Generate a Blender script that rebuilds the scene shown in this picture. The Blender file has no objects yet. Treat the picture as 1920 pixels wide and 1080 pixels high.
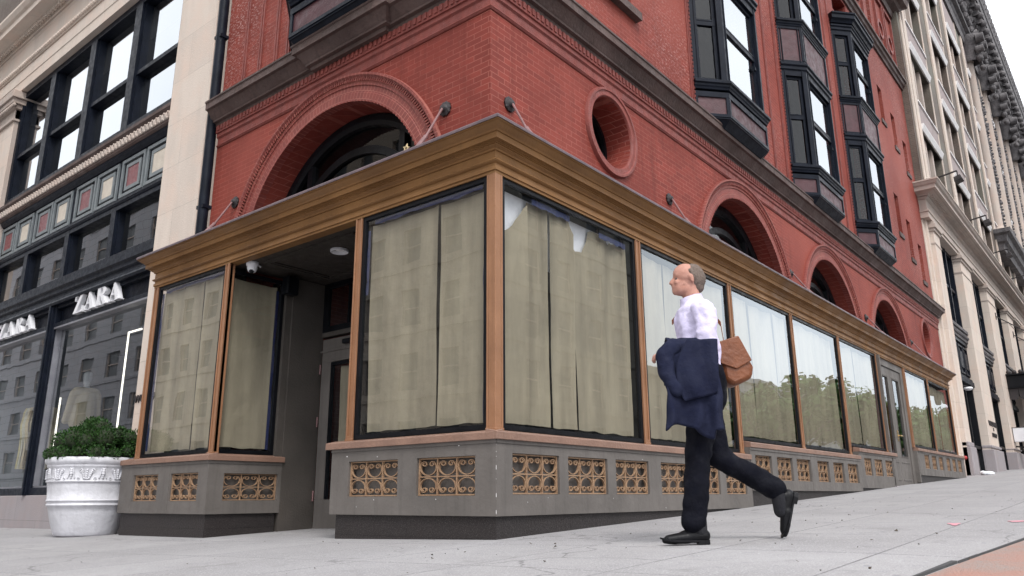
import bpy, bmesh, math, random
from mathutils import Vector, Matrix, noise, geometry
rnd = random.Random(7)
R = math.radians
sc = bpy.context.scene
COL = sc.collection
# ------------------------------------------------------------------ camera
cd = bpy.data.cameras.new('camera'); cam = bpy.data.objects.new('camera', cd); COL.objects.link(cam)
CAM = Vector((-4.953, -4.202, 0.325))
cr = Vector((0.63183, -0.77508, -0.00621)); cu = Vector((-0.19879, -0.16977, 0.96523)); cw = Vector((0.74919, 0.60862, 0.26134))
cam.matrix_world = Matrix(((cr.x, cu.x, -cw.x, CAM.x), (cr.y, cu.y, -cw.y, CAM.y), (cr.z, cu.z, -cw.z, CAM.z), (0, 0, 0, 1)))
cd.lens = 27.26; cd.sensor_width = 36; cd.clip_end = 2000; cd.clip_start = 0.05
sc.camera = cam
# ------------------------------------------------------------------ world, sun, exposure
SUN_EL, SUN_AZ = R(52), R(215)      # azimuth measured from +Y clockwise: high, behind the camera, diffused by cloud
wd = bpy.data.worlds.new('World'); sc.world = wd; wd.use_nodes = True
nt = wd.node_tree; nt.nodes.clear()
wo = nt.nodes.new('ShaderNodeOutputWorld'); bg = nt.nodes.new('ShaderNodeBackground')
sky = nt.nodes.new('ShaderNodeTexSky'); sky.sky_type = 'NISHITA'; sky.sun_disc = False
sky.sun_elevation = SUN_EL; sky.sun_rotation = SUN_AZ; sky.dust_density = 4.0; sky.air_density = 1.0
hs = nt.nodes.new('ShaderNodeHueSaturation'); hs.inputs['Saturation'].default_value = 0.22
hs.inputs['Value'].default_value = 1.0
# thin cloud deck: brightens and whitens the blue unevenly
tc = nt.nodes.new('ShaderNodeTexCoord'); nz = nt.nodes.new('ShaderNodeTexNoise'); nz.inputs['Scale'].default_value = 2.2
nz.inputs['Detail'].default_value = 5
rp = nt.nodes.new('ShaderNodeValToRGB'); rp.color_ramp.elements[0].position = 0.3; rp.color_ramp.elements[0].color = (6.5, 6.9, 7.6, 1)
rp.color_ramp.elements[1].position = 0.7; rp.color_ramp.elements[1].color = (10.5, 10.6, 10.8, 1)
mx = nt.nodes.new('ShaderNodeMix'); mx.data_type = 'RGBA'; mx.inputs[0].default_value = 0.7
nt.links.new(tc.outputs['Generated'], nz.inputs['Vector']); nt.links.new(nz.outputs['Fac'], rp.inputs['Fac'])
nt.links.new(sky.outputs['Color'], hs.inputs['Color']); nt.links.new(hs.outputs['Color'], mx.inputs[6])
nt.links.new(rp.outputs['Color'], mx.inputs[7]); nt.links.new(mx.outputs[2], bg.inputs['Color'])
bg.inputs['Strength'].default_value = 0.10
nt.links.new(bg.outputs[0], wo.inputs[0])
sd = bpy.data.lights.new('sun', 'SUN'); so = bpy.data.objects.new('sun', sd); COL.objects.link(so)
sd.energy = 0.9; sd.angle = R(16); sd.color = (1.0, 0.965, 0.92)
sdir = Vector((math.sin(SUN_AZ) * math.cos(SUN_EL), math.cos(SUN_AZ) * math.cos(SUN_EL), math.sin(SUN_EL)))
so.rotation_euler = sdir.to_track_quat('Z', 'Y').to_euler(); so.location = (-20, -20, 40)
sc.view_settings.view_transform = 'Standard'; sc.view_settings.look = 'None'; sc.view_settings.gamma = 1
sc.view_settings.exposure = 1.27
sc.render.engine = 'CYCLES'
sc.cycles.use_denoising = True; sc.cycles.max_bounces = 8; sc.cycles.transparent_max_bounces = 16
sc.cycles.caustics_reflective = False; sc.cycles.caustics_refractive = False

# ------------------------------------------------------------------ ground heights
def lerp(tab, x):
    if x <= tab[0][0]: return tab[0][1]
    for (a, fa), (b, fb) in zip(tab, tab[1:]):
        if x <= b: return fa + (fb - fa) * (x - a) / (b - a)
    return tab[-1][1]
FX = [(-300, -6.0), (-40, -1.2), (-10, -.36), (-5, -.18), (0, 0), (5, .185), (10, .39), (13, .515), (20, .785), (25.5, 1.03), (36, 1.44), (60, 2.3), (300, 9)]
GY = [(-300, -6), (-40, -.8), (-8, -.05), (-5, .02), (-3, .04), (-1.5, .03), (0, 0), (4.5, -.098), (7, -.118), (12, -.16), (40, -.45), (300, -3)]
def gz(x, y): return lerp(FX, x) + lerp(GY, y)

# ------------------------------------------------------------------ materials
def nodes(name):
    m = bpy.data.materials.new(name); m.use_nodes = True
    t = m.node_tree; b = t.nodes['Principled BSDF']
    return m, t, b
def N(t, kind, **kw):
    n = t.nodes.new(kind)
    for k, v in kw.items():
        if k in n.inputs: n.inputs[k].default_value = v
        else: setattr(n, k, v)
    return n
def pos(t): return N(t, 'ShaderNodeNewGeometry').outputs['Position']
def noise_fac(t, vec, scale, detail=4, rough=.55, lo=.35, hi=.65):
    n = N(t, 'ShaderNodeTexNoise', Scale=scale, Detail=detail, Roughness=rough); t.links.new(vec, n.inputs['Vector'])
    r = N(t, 'ShaderNodeMapRange'); r.inputs['From Min'].default_value = lo; r.inputs['From Max'].default_value = hi
    t.links.new(n.outputs['Fac'], r.inputs['Value']); return r.outputs['Result']
def mixc(t, fac, a, b, mode='MIX'):
    m = N(t, 'ShaderNodeMix', data_type='RGBA', blend_type=mode)
    for i, v in ((0, fac), (6, a), (7, b)):
        if hasattr(v, 'is_output'): t.links.new(v, m.inputs[i])
        else: m.inputs[i].default_value = v if i == 0 else (*v[:3], 1)
    return m.outputs[2]
def bump(t, b, h, dist=.01, strength=1):
    n = N(t, 'ShaderNodeBump', Strength=strength, Distance=dist); t.links.new(h, n.inputs['Height']); t.links.new(n.outputs[0], b.inputs['Normal'])
def streaks(t, vec, sx=14, sz=.7):
    mp = N(t, 'ShaderNodeMapping'); mp.inputs['Scale'].default_value = (sx, sx, sz); t.links.new(vec, mp.inputs['Vector'])
    return mp.outputs[0]
def paint(name, c1, c2, rough=.5, metal=0., scale=3., bmp=.003, bscale=40., streak=0., spec=.5, fine=0.):
    """weathered paint or metal: two tones in blotches, optional rain streaks, fine bump"""
    m, t, b = nodes(name); P = pos(t)
    c = mixc(t, noise_fac(t, P, scale), c1, c2)
    if streak:
        s = noise_fac(t, streaks(t, P), 1.0, 5, .6, .5, .75)
        mm = N(t, 'ShaderNodeMath', operation='MULTIPLY'); t.links.new(s, mm.inputs[0]); mm.inputs[1].default_value = streak
        c = mixc(t, mm.outputs[0], c, tuple(x * .55 for x in c1))
    if fine:
        c = mixc(t, noise_fac(t, P, 220, 2, .5, .4, .6), c, tuple(x * (1 - fine) for x in c1))
    t.links.new(c, b.inputs['Base Color']); b.inputs['Metallic'].default_value = metal
    rr = N(t, 'ShaderNodeMapRange'); rr.inputs['To Min'].default_value = rough * .8; rr.inputs['To Max'].default_value = min(1, rough * 1.25)
    t.links.new(noise_fac(t, P, scale * 2.3), rr.inputs['Value']); t.links.new(rr.outputs[0], b.inputs['Roughness'])
    b.inputs['Specular IOR Level'].default_value = spec
    if bmp: bump(t, b, noise_fac(t, P, bscale, 3, .5, .2, .8), bmp)
    return m
def facade_vec(t, along=None):
    """(distance along a facade, height, 0) in metres, for walls that run along x or along y"""
    s = N(t, 'ShaderNodeSeparateXYZ'); t.links.new(pos(t), s.inputs[0])
    a = N(t, 'ShaderNodeMath', operation='ADD'); t.links.new(s.outputs[0], a.inputs[0]); t.links.new(s.outputs[1], a.inputs[1])
    c = N(t, 'ShaderNodeCombineXYZ'); t.links.new(a.outputs[0], c.inputs[0]); t.links.new(s.outputs[2], c.inputs[1])
    return c.outputs[0]
def brick(name, c1, c2, cm, w=.205, h=.066, mortar=.006, flake=None, dirt=(.09, .018, .015), bd=.004):
    m, t, b = nodes(name); V = facade_vec(t); P = pos(t)
    bt = N(t, 'ShaderNodeTexBrick', offset=.5); t.links.new(V, bt.inputs['Vector'])
    bt.inputs['Scale'].default_value = 1; bt.inputs['Brick Width'].default_value = w; bt.inputs['Row Height'].default_value = h
    bt.inputs['Mortar Size'].default_value = mortar; bt.inputs['Mortar Smooth'].default_value = .3; bt.inputs['Bias'].default_value = -.1
    bt.inputs['Color1'].default_value = (*c1, 1); bt.inputs['Color2'].default_value = (*c2, 1); bt.inputs['Mortar'].default_value = (*cm, 1)
    c = bt.outputs['Color']
    c = mixc(t, noise_fac(t, P, .9, 5, .6, .35, .75), c, tuple(x * .66 for x in c1))
    c = mixc(t, noise_fac(t, P, 9, 4, .7, .62, .85), c, dirt)
    c = mixc(t, noise_fac(t, streaks(t, P, 6, .5), 1, 5, .6, .55, .85), c, tuple(x * .45 for x in c1))
    c = mixc(t, noise_fac(t, P, .33, 3, .5, .45, .7), c, tuple(x * k for x, k in zip(c1, (1.18, 1.5, 1.5))))
    if flake:
        n = N(t, 'ShaderNodeTexNoise', Scale=16, Detail=6, Roughness=.75); 
        mp = N(t, 'ShaderNodeMapping'); mp.inputs['Scale'].default_value = (1, 1, 2.4); t.links.new(P, mp.inputs['Vector']); t.links.new(mp.outputs[0], n.inputs['Vector'])
        r = N(t, 'ShaderNodeMapRange'); r.inputs['From Min'].default_value = .53; r.inputs['From Max'].default_value = .60
        t.links.new(n.outputs['Fac'], r.inputs['Value'])
        big = noise_fac(t, P, .55, 3, .5, .38, .62)
        s = N(t, 'ShaderNodeSeparateXYZ'); t.links.new(P, s.inputs[0])
        hi = N(t, 'ShaderNodeMapRange'); hi.inputs['From Min'].default_value = 5.6; hi.inputs['From Max'].default_value = 7.0; hi.inputs['To Min'].default_value = .06
        t.links.new(s.outputs[2], hi.inputs['Value'])
        m1 = N(t, 'ShaderNodeMath', operation='MULTIPLY'); t.links.new(r.outputs[0], m1.inputs[0]); t.links.new(big, m1.inputs[1])
        m2 = N(t, 'ShaderNodeMath', operation='MULTIPLY'); t.links.new(m1.outputs[0], m2.inputs[0]); t.links.new(hi.outputs[0], m2.inputs[1])
        c = mixc(t, m2.outputs[0], c, flake)
    t.links.new(c, b.inputs['Base Color']); b.inputs['Roughness'].default_value = .68; b.inputs['Specular IOR Level'].default_value = .2
    ad = N(t, 'ShaderNodeMath', operation='MULTIPLY_ADD'); t.links.new(noise_fac(t, P, 60, 3, .6, .2, .8), ad.inputs[0]); ad.inputs[1].default_value = .35
    iv = N(t, 'ShaderNodeMath', operation='SUBTRACT'); iv.inputs[0].default_value = 1; t.links.new(bt.outputs['Fac'], iv.inputs[1]); t.links.new(iv.outputs[0], ad.inputs[2])
    bump(t, b, ad.outputs[0], bd, .9)
    return m
def stone(name, c1, c2, bw=1.3, bh=.62, joint=.006, jc=.6, dirt=.35, rough=.75, speck=0):
    m, t, b = nodes(name); V = facade_vec(t); P = pos(t)
    bt = N(t, 'ShaderNodeTexBrick', offset=.5); t.links.new(V, bt.inputs['Vector'])
    bt.inputs['Scale'].default_value = 1; bt.inputs['Brick Width'].default_value = bw; bt.inputs['Row Height'].default_value = bh
    bt.inputs['Mortar Size'].default_value = joint
    bt.inputs['Color1'].default_value = (*c1, 1); bt.inputs['Color2'].default_value = (*c2, 1); bt.inputs['Mortar'].default_value = (*[x * jc for x in c1], 1)
    c = bt.outputs['Color']
    mm = N(t, 'ShaderNodeMath', operation='MULTIPLY'); mm.inputs[1].default_value = dirt
    t.links.new(noise_fac(t, streaks(t, P, 3.2, .55), 1, 6, .65, .42, .8), mm.inputs[0])
    c = mixc(t, mm.outputs[0], c, tuple(x * .55 for x in c1))
    c = mixc(t, noise_fac(t, P, 1.7, 5, .6, .45, .8), c, tuple(min(1, x * k) for x, k in zip(c1, (1.0, .9, .86))))
    if speck: c = mixc(t, noise_fac(t, P, 130, 2, .5, .56, .64), c, tuple(x * (1 - speck) for x in c1))
    t.links.new(c, b.inputs['Base Color']); b.inputs['Roughness'].default_value = rough; b.inputs['Specular IOR Level'].default_value = .3
    bump(t, b, noise_fac(t, P, 45, 5, .6, .2, .8), .004, .8)
    return m
def glass(name, k=1.3, base=.03, top=1.0, tint=(.92, .95, .95), wav=.004, wscale=1.1, ior=1.5, col=(1, 1, 1)):
    m, t, b = nodes(name); t.nodes.remove(b); o = t.nodes['Material Output']
    ge = N(t, 'ShaderNodeNewGeometry'); dt = N(t, 'ShaderNodeVectorMath', operation='DOT_PRODUCT'); t.links.new(ge.outputs['Normal'], dt.inputs[0]); t.links.new(ge.outputs['Incoming'], dt.inputs[1])
    def mth(op, a, b_): 
        q = N(t, 'ShaderNodeMath', operation=op)
        for i_, v_ in ((0, a), (1, b_)):
            if v_ is None: continue
            if hasattr(v_, 'is_output'): t.links.new(v_, q.inputs[i_])
            else: q.inputs[i_].default_value = v_
        return q.outputs[0]
    F_ = mth('POWER', mth('SUBTRACT', 1.0, mth('ABSOLUTE', dt.outputs['Value'], None)), 5.0)      # Schlick, same from both sides
    f0 = ((ior - 1) / (ior + 1)) ** 2
    F_ = mth('ADD', mth('MULTIPLY', F_, 1 - f0), f0); gl = N(t, 'ShaderNodeBsdfGlossy', Roughness=.0); gl.inputs['Color'].default_value = (*col, 1)
    tr = N(t, 'ShaderNodeBsdfTransparent'); tr.inputs['Color'].default_value = (*tint, 1)
    ma = N(t, 'ShaderNodeMath', operation='MULTIPLY_ADD', use_clamp=True); t.links.new(F_, ma.inputs[0]); ma.inputs[1].default_value = k; ma.inputs[2].default_value = base
    mi_ = N(t, 'ShaderNodeMath', operation='MINIMUM'); t.links.new(ma.outputs[0], mi_.inputs[0]); mi_.inputs[1].default_value = top
    mx = N(t, 'ShaderNodeMixShader'); t.links.new(mi_.outputs[0], mx.inputs[0]); t.links.new(tr.outputs[0], mx.inputs[1]); t.links.new(gl.outputs[0], mx.inputs[2])
    if wav:
        n = N(t, 'ShaderNodeTexNoise', Scale=wscale, Detail=1.5); t.links.new(pos(t), n.inputs['Vector'])
        bu = N(t, 'ShaderNodeBump', Strength=1, Distance=wav); t.links.new(n.outputs['Fac'], bu.inputs['Height']); t.links.new(bu.outputs[0], gl.inputs['Normal'])
    t.links.new(mx.outputs[0], o.inputs['Surface']); return m
def emit(name, c, s):
    m, t, b = nodes(name); b.inputs['Emission Color'].default_value = (*c, 1); b.inputs['Emission Strength'].default_value = s; b.inputs['Base Color'].default_value = (*c, 1); return m

def M_side():
    m, t, b = nodes('sidewalk_concrete'); P = pos(t)
    mp = N(t, 'ShaderNodeMapping'); mp.inputs['Location'].default_value = (.35, .2, 0); t.links.new(P, mp.inputs['Vector'])
    bt = N(t, 'ShaderNodeTexBrick', offset=.0); t.links.new(mp.outputs[0], bt.inputs['Vector'])
    bt.inputs['Scale'].default_value = 1; bt.inputs['Brick Width'].default_value = 1.22; bt.inputs['Row Height'].default_value = .92
    bt.inputs['Mortar Size'].default_value = .008; bt.inputs['Mortar Smooth'].default_value = .4
    bt.inputs['Color1'].default_value = (.29, .282, .288, 1); bt.inputs['Color2'].default_value = (.35, .342, .347, 1); bt.inputs['Mortar'].default_value = (.10, .095, .10, 1)
    c = bt.outputs['Color']
    c = mixc(t, noise_fac(t, P, .8, 5, .6, .3, .75), c, (.245, .238, .242))
    c = mixc(t, noise_fac(t, P, 7, 5, .7, .55, .9), c, (.20, .195, .21))
    c = mixc(t, noise_fac(t, P, 95, 2, .5, .56, .66), c, (.42, .415, .43))
    c = mixc(t, noise_fac(t, P, 160, 2, .5, .63, .70), c, (.16, .155, .165))
    mpw = N(t, 'ShaderNodeMapping'); nw = N(t, 'ShaderNodeTexNoise', Scale=1.3, Detail=4); t.links.new(P, nw.inputs['Vector'])
    va = N(t, 'ShaderNodeVectorMath', operation='ADD'); t.links.new(P, va.inputs[0]); t.links.new(nw.outputs['Color'], va.inputs[1])
    ck = N(t, 'ShaderNodeTexVoronoi', feature='DISTANCE_TO_EDGE', Scale=.42); t.links.new(va.outputs[0], ck.inputs['Vector'])   # hairline cracks
    cr_ = N(t, 'ShaderNodeMapRange'); cr_.inputs['From Min'].default_value = .006; cr_.inputs['From Max'].default_value = .001; t.links.new(ck.outputs['Distance'], cr_.inputs['Value'])
    cm2 = N(t, 'ShaderNodeMath', operation='MULTIPLY'); t.links.new(cr_.outputs[0], cm2.inputs[0]); t.links.new(noise_fac(t, P, .35, 2, .5, .45, .55), cm2.inputs[1])
    c = mixc(t, cm2.outputs[0], c, (.16, .155, .16))
    c = mixc(t, noise_fac(t, P, 2.4, 6, .7, .58, .8), c, (.19, .183, .185))
    vo = N(t, 'ShaderNodeTexVoronoi', Scale=3.4); t.links.new(P, vo.inputs['Vector'])          # old chewing gum
    r = N(t, 'ShaderNodeMapRange'); r.inputs['From Min'].default_value = .075; r.inputs['From Max'].default_value = .05; t.links.new(vo.outputs['Distance'], r.inputs['Value'])
    g = N(t, 'ShaderNodeMath', operation='MULTIPLY'); t.links.new(r.outputs[0], g.inputs[0]); t.links.new(noise_fac(t, P, 1.1, 2, .5, .5, .6), g.inputs[1])
    c = mixc(t, g.outputs[0], c, (.19, .19, .21))
    t.links.new(c, b.inputs['Base Color']); b.inputs['Roughness'].default_value = .78; b.inputs['Specular IOR Level'].default_value = .35
    ad = N(t, 'ShaderNodeMath', operation='SUBTRACT'); t.links.new(noise_fac(t, P, 120, 3, .6, .2, .8), ad.inputs[0]); t.links.new(bt.outputs['Fac'], ad.inputs[1])
    bump(t, b, ad.outputs[0], .003, .7)
    return m
M = {}
M['sidewalk'] = M_side()
M['asphalt'] = paint('asphalt', (.05, .05, .052), (.065, .064, .066), .85, scale=.5, bmp=.004, bscale=90)
M['kerb'] = paint('kerb_granite', (.33, .32, .31), (.26, .255, .25), .8, scale=6)
M['red'] = brick('painted_red_brick', (.25, .047, .034), (.175, .034, .026), (.36, .125, .095), flake=(.44, .26, .24), mortar=.005)
M['redsmooth'] = paint('red_moulded_brick', (.23, .052, .040), (.175, .040, .032), .6, scale=5, bmp=.005, bscale=60, streak=.4)
M['redpanel'] = paint('maroon_panel', (.07, .020, .026), (.05, .015, .02), .5, scale=5, streak=.4)
M['brownstone'] = paint('brownstone_band', (.062, .038, .033), (.10, .064, .056), .7, scale=1.6, streak=.6, bmp=.006, bscale=25)
M['navy'] = paint('dark_navy_paint', (.0055, .0075, .013), (.010, .013, .022), .42, scale=5, streak=.3, bmp=.002, spec=.12)
M['black'] = paint('black_frame', (.003, .0035, .005), (.006, .0065, .009), .4, scale=5, bmp=.001, spec=.2)
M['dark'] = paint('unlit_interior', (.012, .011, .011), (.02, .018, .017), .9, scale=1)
M['bronze'] = paint('bronze_paint', (.235, .118, .043), (.165, .080, .029), .55, scale=1.2, streak=.3, bmp=.002, spec=.3)
M['copper'] = paint('copper_brown_paint', (.30, .150, .080), (.235, .115, .060), .45, scale=2.2, streak=.35, bmp=.002, spec=.35)
M['sill'] = paint('sill_copper_paint', (.25, .148, .108), (.195, .115, .085), .5, scale=2.5, streak=.3, bmp=.003)
M['flash'] = paint('lead_flashing', (.15, .105, .115), (.10, .075, .085), .5, .3, scale=4)
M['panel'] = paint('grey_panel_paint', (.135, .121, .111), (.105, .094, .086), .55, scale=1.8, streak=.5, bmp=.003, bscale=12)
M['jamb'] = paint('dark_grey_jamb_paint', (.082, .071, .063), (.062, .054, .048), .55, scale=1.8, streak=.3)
M['granite'] = stone('dark_granite', (.022, .019, .019), (.027, .023, .022), 2.2, 3, .004, .4, .3, .5, -2.2)
M['ggranite'] = stone('grey_granite', (.33, .30, .31), (.30, .275, .285), 1.9, 3, .004, .5, .4, .7, .25)
M['stone'] = stone('pale_limestone', (.64, .555, .485), (.58, .50, .44), 1.5, .78, .005, .7, .4)
M['stone2'] = stone('warm_limestone', (.47, .40, .355), (.43, .37, .33), 1.3, .9, .004, .75, .5)
M['ornament'] = paint('weathered_grey_stone', (.085, .08, .085), (.17, .158, .162), .85, scale=3, streak=.5, bmp=.02, bscale=14)
M['tan'] = brick('brown_grey_brick', (.155, .12, .10), (.115, .09, .076), (.19, .16, .14), flake=None, dirt=(.12, .1, .09), mortar=.008)
M['pinkstone'] = paint('pinkish_spandrel_stone', (.34, .28, .275), (.28, .23, .225), .8, scale=3, streak=.4)
M['whitestone'] = paint('lit_lintel_white', (.78, .76, .76), (.70, .68, .68), .7, scale=3)  # lintels get their lit brightness from this white; chips are plain white
M['grille'] = paint('brass_brown_iron', (.38, .245, .15), (.30, .185, .115), .42, .25, scale=9)
M['paper'] = None
M['glass'] = glass('shop_glass', 2.5, .012, .40, wav=.0022, tint=(.93, .93, .93), col=(.88, .95, 1))
M['glass_up'] = glass('sash_glass', 1.1, .0, tint=(.45, .48, .5), wav=.002)
M['glass_zara'] = glass('clear_shop_glass', 1.7, .05, tint=(.8, .84, .85), wav=.0015)
M['glass_sky'] = glass('upper_sash_glass', 1.6, .36, .56, tint=(.6, .66, .7), wav=.001, col=(.92, .96, 1))
M['white'] = paint('white_enamel', (.74, .74, .77), (.68, .68, .71), .45, scale=4)
M['potwhite'] = paint('white_glazed_pot', (.60, .60, .64), (.52, .52, .55), .4, scale=3, streak=.4, bmp=.006, bscale=12)
M['iron'] = paint('dark_iron', (.035, .028, .03), (.02, .017, .018), .55, .2, scale=9)
M['rod'] = paint('painted_rod', (.23, .12, .12), (.17, .09, .09), .5, scale=9)
M['led'] = emit('lit_strip', (1, .92, .80), 1.1)
M['soil'] = paint('potting_soil', (.02, .014, .01), (.03, .02, .014), .95)
def M_paper():
    m, t, b = nodes('kraft_paper'); P = pos(t)
    c = mixc(t, noise_fac(t, P, 1.3, 5, .6, .3, .7), (.37, .33, .235), (.285, .255, .185))
    c = mixc(t, noise_fac(t, streaks(t, P, 5, .6), 1, 4, .6, .4, .8), c, (.20, .175, .125))
    c = mixc(t, noise_fac(t, P, 14, 5, .7, .6, .9), c, (.37, .325, .25))
    t.links.new(c, b.inputs['Base Color']); b.inputs['Roughness'].default_value = .8
    bump(t, b, noise_fac(t, P, 3.2, 4, .5, .2, .8), .03, .5)
    return m
M['paper'] = M_paper()
M['film'] = paint('torn_white_film', (.85, .88, .92), (.75, .78, .82), .4, scale=6)
M['tape'] = paint('blue_tape', (.02, .028, .085), (.028, .04, .12), .6, scale=9)
M['brass'] = paint('brass', (.75, .55, .25), (.65, .45, .2), .25, 1, scale=9)

# ------------------------------------------------------------------ mesh builder
class MB:
    def __init__(s): s.v = []; s.f = []
    def add(s, vs, fs):
        k = len(s.v); s.v += [tuple(v) for v in vs]; s.f += [tuple(i + k for i in f) for f in fs]
    def box(s, F, a0, a1, o0, o1, z0, z1):
        s.add([F(a, o, z) for z in (z0, z1) for o in (o0, o1) for a in (a0, a1)],
              [(0, 1, 3, 2), (4, 6, 7, 5), (0, 4, 5, 1), (2, 3, 7, 6), (0, 2, 6, 4), (1, 5, 7, 3)])
    def prism(s, F, poly, o0, o1):
        n = len(poly); s.add([F(a, o, z) for o in (o0, o1) for a, z in poly],
              [tuple(range(n)), tuple(range(2 * n - 1, n - 1, -1))] + [(i, (i + 1) % n, n + (i + 1) % n, n + i) for i in range(n)])
    def slab(s, pts, z0, z1):
        n = len(pts); s.add([(x, y, z) for z in (z0, z1) for x, y in pts],
              [tuple(range(n)), tuple(range(2 * n - 1, n - 1, -1))] + [(i, (i + 1) % n, n + (i + 1) % n, n + i) for i in range(n)])
    def sweep(s, path, prof, caps=True, zf=None):
        """profile [(outward, z)] carried along a plan path; outward is to the right of travel; corners mitred"""
        P = [Vector(p) for p in path]; n = len(P); k = len(prof)
        nr = []
        for a, b in zip(P, P[1:]):
            d = (b - a).normalized(); nr.append(Vector((d.y, -d.x)))
        mi = []
        for i in range(n):
            if i == 0: mi.append(nr[0])
            elif i == n - 1: mi.append(nr[-1])
            else:
                m = nr[i - 1] + nr[i]; mi.append(m / (1 + nr[i - 1].dot(nr[i])))
        vs = [(P[i].x + mi[i].x * o, P[i].y + mi[i].y * o, z) for i in range(n) for o, z in prof]
        fs = [(i * k + j, (i + 1) * k + j, (i + 1) * k + (j + 1) % k, i * k + (j + 1) % k) for i in range(n - 1) for j in range(k)]
        if caps: fs += [tuple(range(k)), tuple(range((n - 1) * k, n * k))]
        s.add(vs, fs)
    def arc(s, F, cs, cz, prof, a0=0, a1=math.pi, n=48, full=False, sx=1, sz=1):
        """profile [(radius, outward)] swept round a centre in a facade plane"""
        k = len(prof); m = n if full else n + 1
        vs = []
        for i in range(m):
            a = a0 + (a1 - a0) * i / n
            vs += [F(cs + math.cos(a) * r * sx, o, cz + math.sin(a) * r * sz) for r, o in prof]
        fs = []
        for i in range(n):
            i2 = (i + 1) % m
            fs += [(i * k + j, i2 * k + j, i2 * k + (j + 1) % k, i * k + (j + 1) % k) for j in range(k)]
        s.add(vs, fs)
    def tube(s, pts, r, n=8, caps=True):
        P = [Vector(p) for p in pts]; rs = r if isinstance(r, (list, tuple)) else [r] * len(P)
        vs = []; up = Vector((.31, .17, .93))
        for i, p in enumerate(P):
            d = (P[min(i + 1, len(P) - 1)] - P[max(i - 1, 0)]).normalized()
            a = d.cross(up); a = a.normalized() if a.length > 1e-4 else Vector((1, 0, 0)); b = d.cross(a)
            vs += [p + (a * math.cos(2 * math.pi * j / n) + b * math.sin(2 * math.pi * j / n)) * rs[i] for j in range(n)]
        fs = [(i * n + j, i * n + (j + 1) % n, (i + 1) * n + (j + 1) % n, (i + 1) * n + j) for i in range(len(P) - 1) for j in range(n)]
        if caps: fs += [tuple(range(n)), tuple(range((len(P) - 1) * n, len(P) * n))]
        s.add(vs, fs)
    def lathe(s, c, prof, n=48):
        c = Vector(c); k = len(prof)
        vs = [(c.x + r * math.cos(2 * math.pi * i / n), c.y + r * math.sin(2 * math.pi * i / n), c.z + z) for i in range(n) for r, z in prof]
        s.add(vs, [(i * k + j, ((i + 1) % n) * k + j, ((i + 1) % n) * k + j + 1, i * k + j + 1) for i in range(n) for j in range(k - 1)])
    def ball(s, c, r, n=10, m=7, sc3=(1, 1, 1)):
        c = Vector(c); vs = []; 
        for i in range(1, m):
            th = math.pi * i / m
            vs += [(c.x + r * sc3[0] * math.sin(th) * math.cos(2 * math.pi * j / n), c.y + r * sc3[1] * math.sin(th) * math.sin(2 * math.pi * j / n), c.z + r * sc3[2] * math.cos(th)) for j in range(n)]
        vs += [(c.x, c.y, c.z + r * sc3[2]), (c.x, c.y, c.z - r * sc3[2])]
        fs = [(i * n + j, i * n + (j + 1) % n, (i + 1) * n + (j + 1) % n, (i + 1) * n + j) for i in range(m - 2) for j in range(n)]
        t, b = len(vs) - 2, len(vs) - 1
        fs += [(t, j, (j + 1) % n) for j in range(n)] + [(b, (m - 2) * n + j, (m - 2) * n + (j + 1) % n) for j in range(n)]
        s.add(vs, fs)
    def mesh(s, name, mat, smooth=None, recalc=True):
        me = bpy.data.meshes.new(name); me.from_pydata(s.v, [], s.f)
        if recalc:
            bm = bmesh.new(); bm.from_mesh(me); bmesh.ops.recalc_face_normals(bm, faces=bm.faces); bm.to_mesh(me); bm.free()
        if smooth is not None:
            me.shade_smooth(); me.set_sharp_from_angle(angle=R(smooth))
        me.materials.append(mat); return me
    def build(s, name, mat, parent=None, smooth=None, bevel=0, recalc=True):
        o = bpy.data.objects.new(name, s.mesh(name, mat, smooth, recalc)); COL.objects.link(o)
        if parent: attach(o, parent)
        if bevel:
            b = o.modifiers.new('edge', 'BEVEL'); b.width = bevel; b.segments = 2; b.limit_method = 'ANGLE'; b.angle_limit = R(40)
        return o
WORLD = {}
def attach(o, parent):
    """child made in world coordinates: keep it where it is"""
    o.parent = parent
    off = Vector((0, 0, 0)); p = parent
    while p: off += p.location; p = p.parent
    o.location = o.location - off
def thing(name, label, cat, loc, group=None, kind=None):
    o = bpy.data.objects.new(name, None); COL.objects.link(o); o.location = loc; o.empty_display_size = .2
    tag(o, label, cat, group, kind); return o
def tag(o, label=None, cat=None, group=None, kind=None):
    if label: o['label'] = label
    if cat: o['category'] = cat
    if group: o['group'] = group
    if kind: o['kind'] = kind
    return o
def copy_tree(o, parent=None, move=(0, 0, 0)):
    kids = [c for c in o.children]
    c = o.copy(); COL.objects.link(c); c.parent = parent
    if any(move): c.location = c.location + Vector(move)
    for k in kids: copy_tree(k, c)
    return c
def FRM(plane): return lambda s, o, z: (s, plane - o, z)      # facade that runs along x and faces -y
def FLM(plane): return lambda s, o, z: (plane - o, s, z)      # facade that runs along y and faces -x
def FACET(p, q):
    """plan segment p->q, outward on the right of travel"""
    p = Vector(p); d = (Vector(q) - p); L = d.length; d.normalize(); n = Vector((d.y, -d.x))
    return (lambda s, o, z: (p.x + d.x * s + n.x * o, p.y + d.y * s + n.y * o, z)), L
def inside(pt, poly):
    x, y = pt; c = False; n = len(poly)
    for i in range(n):
        x1, y1 = poly[i]; x2, y2 = poly[(i + 1) % n]
        if (y1 > y) != (y2 > y) and x < (x2 - x1) * (y - y1) / (y2 - y1) + x1: c = not c
    return c
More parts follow.
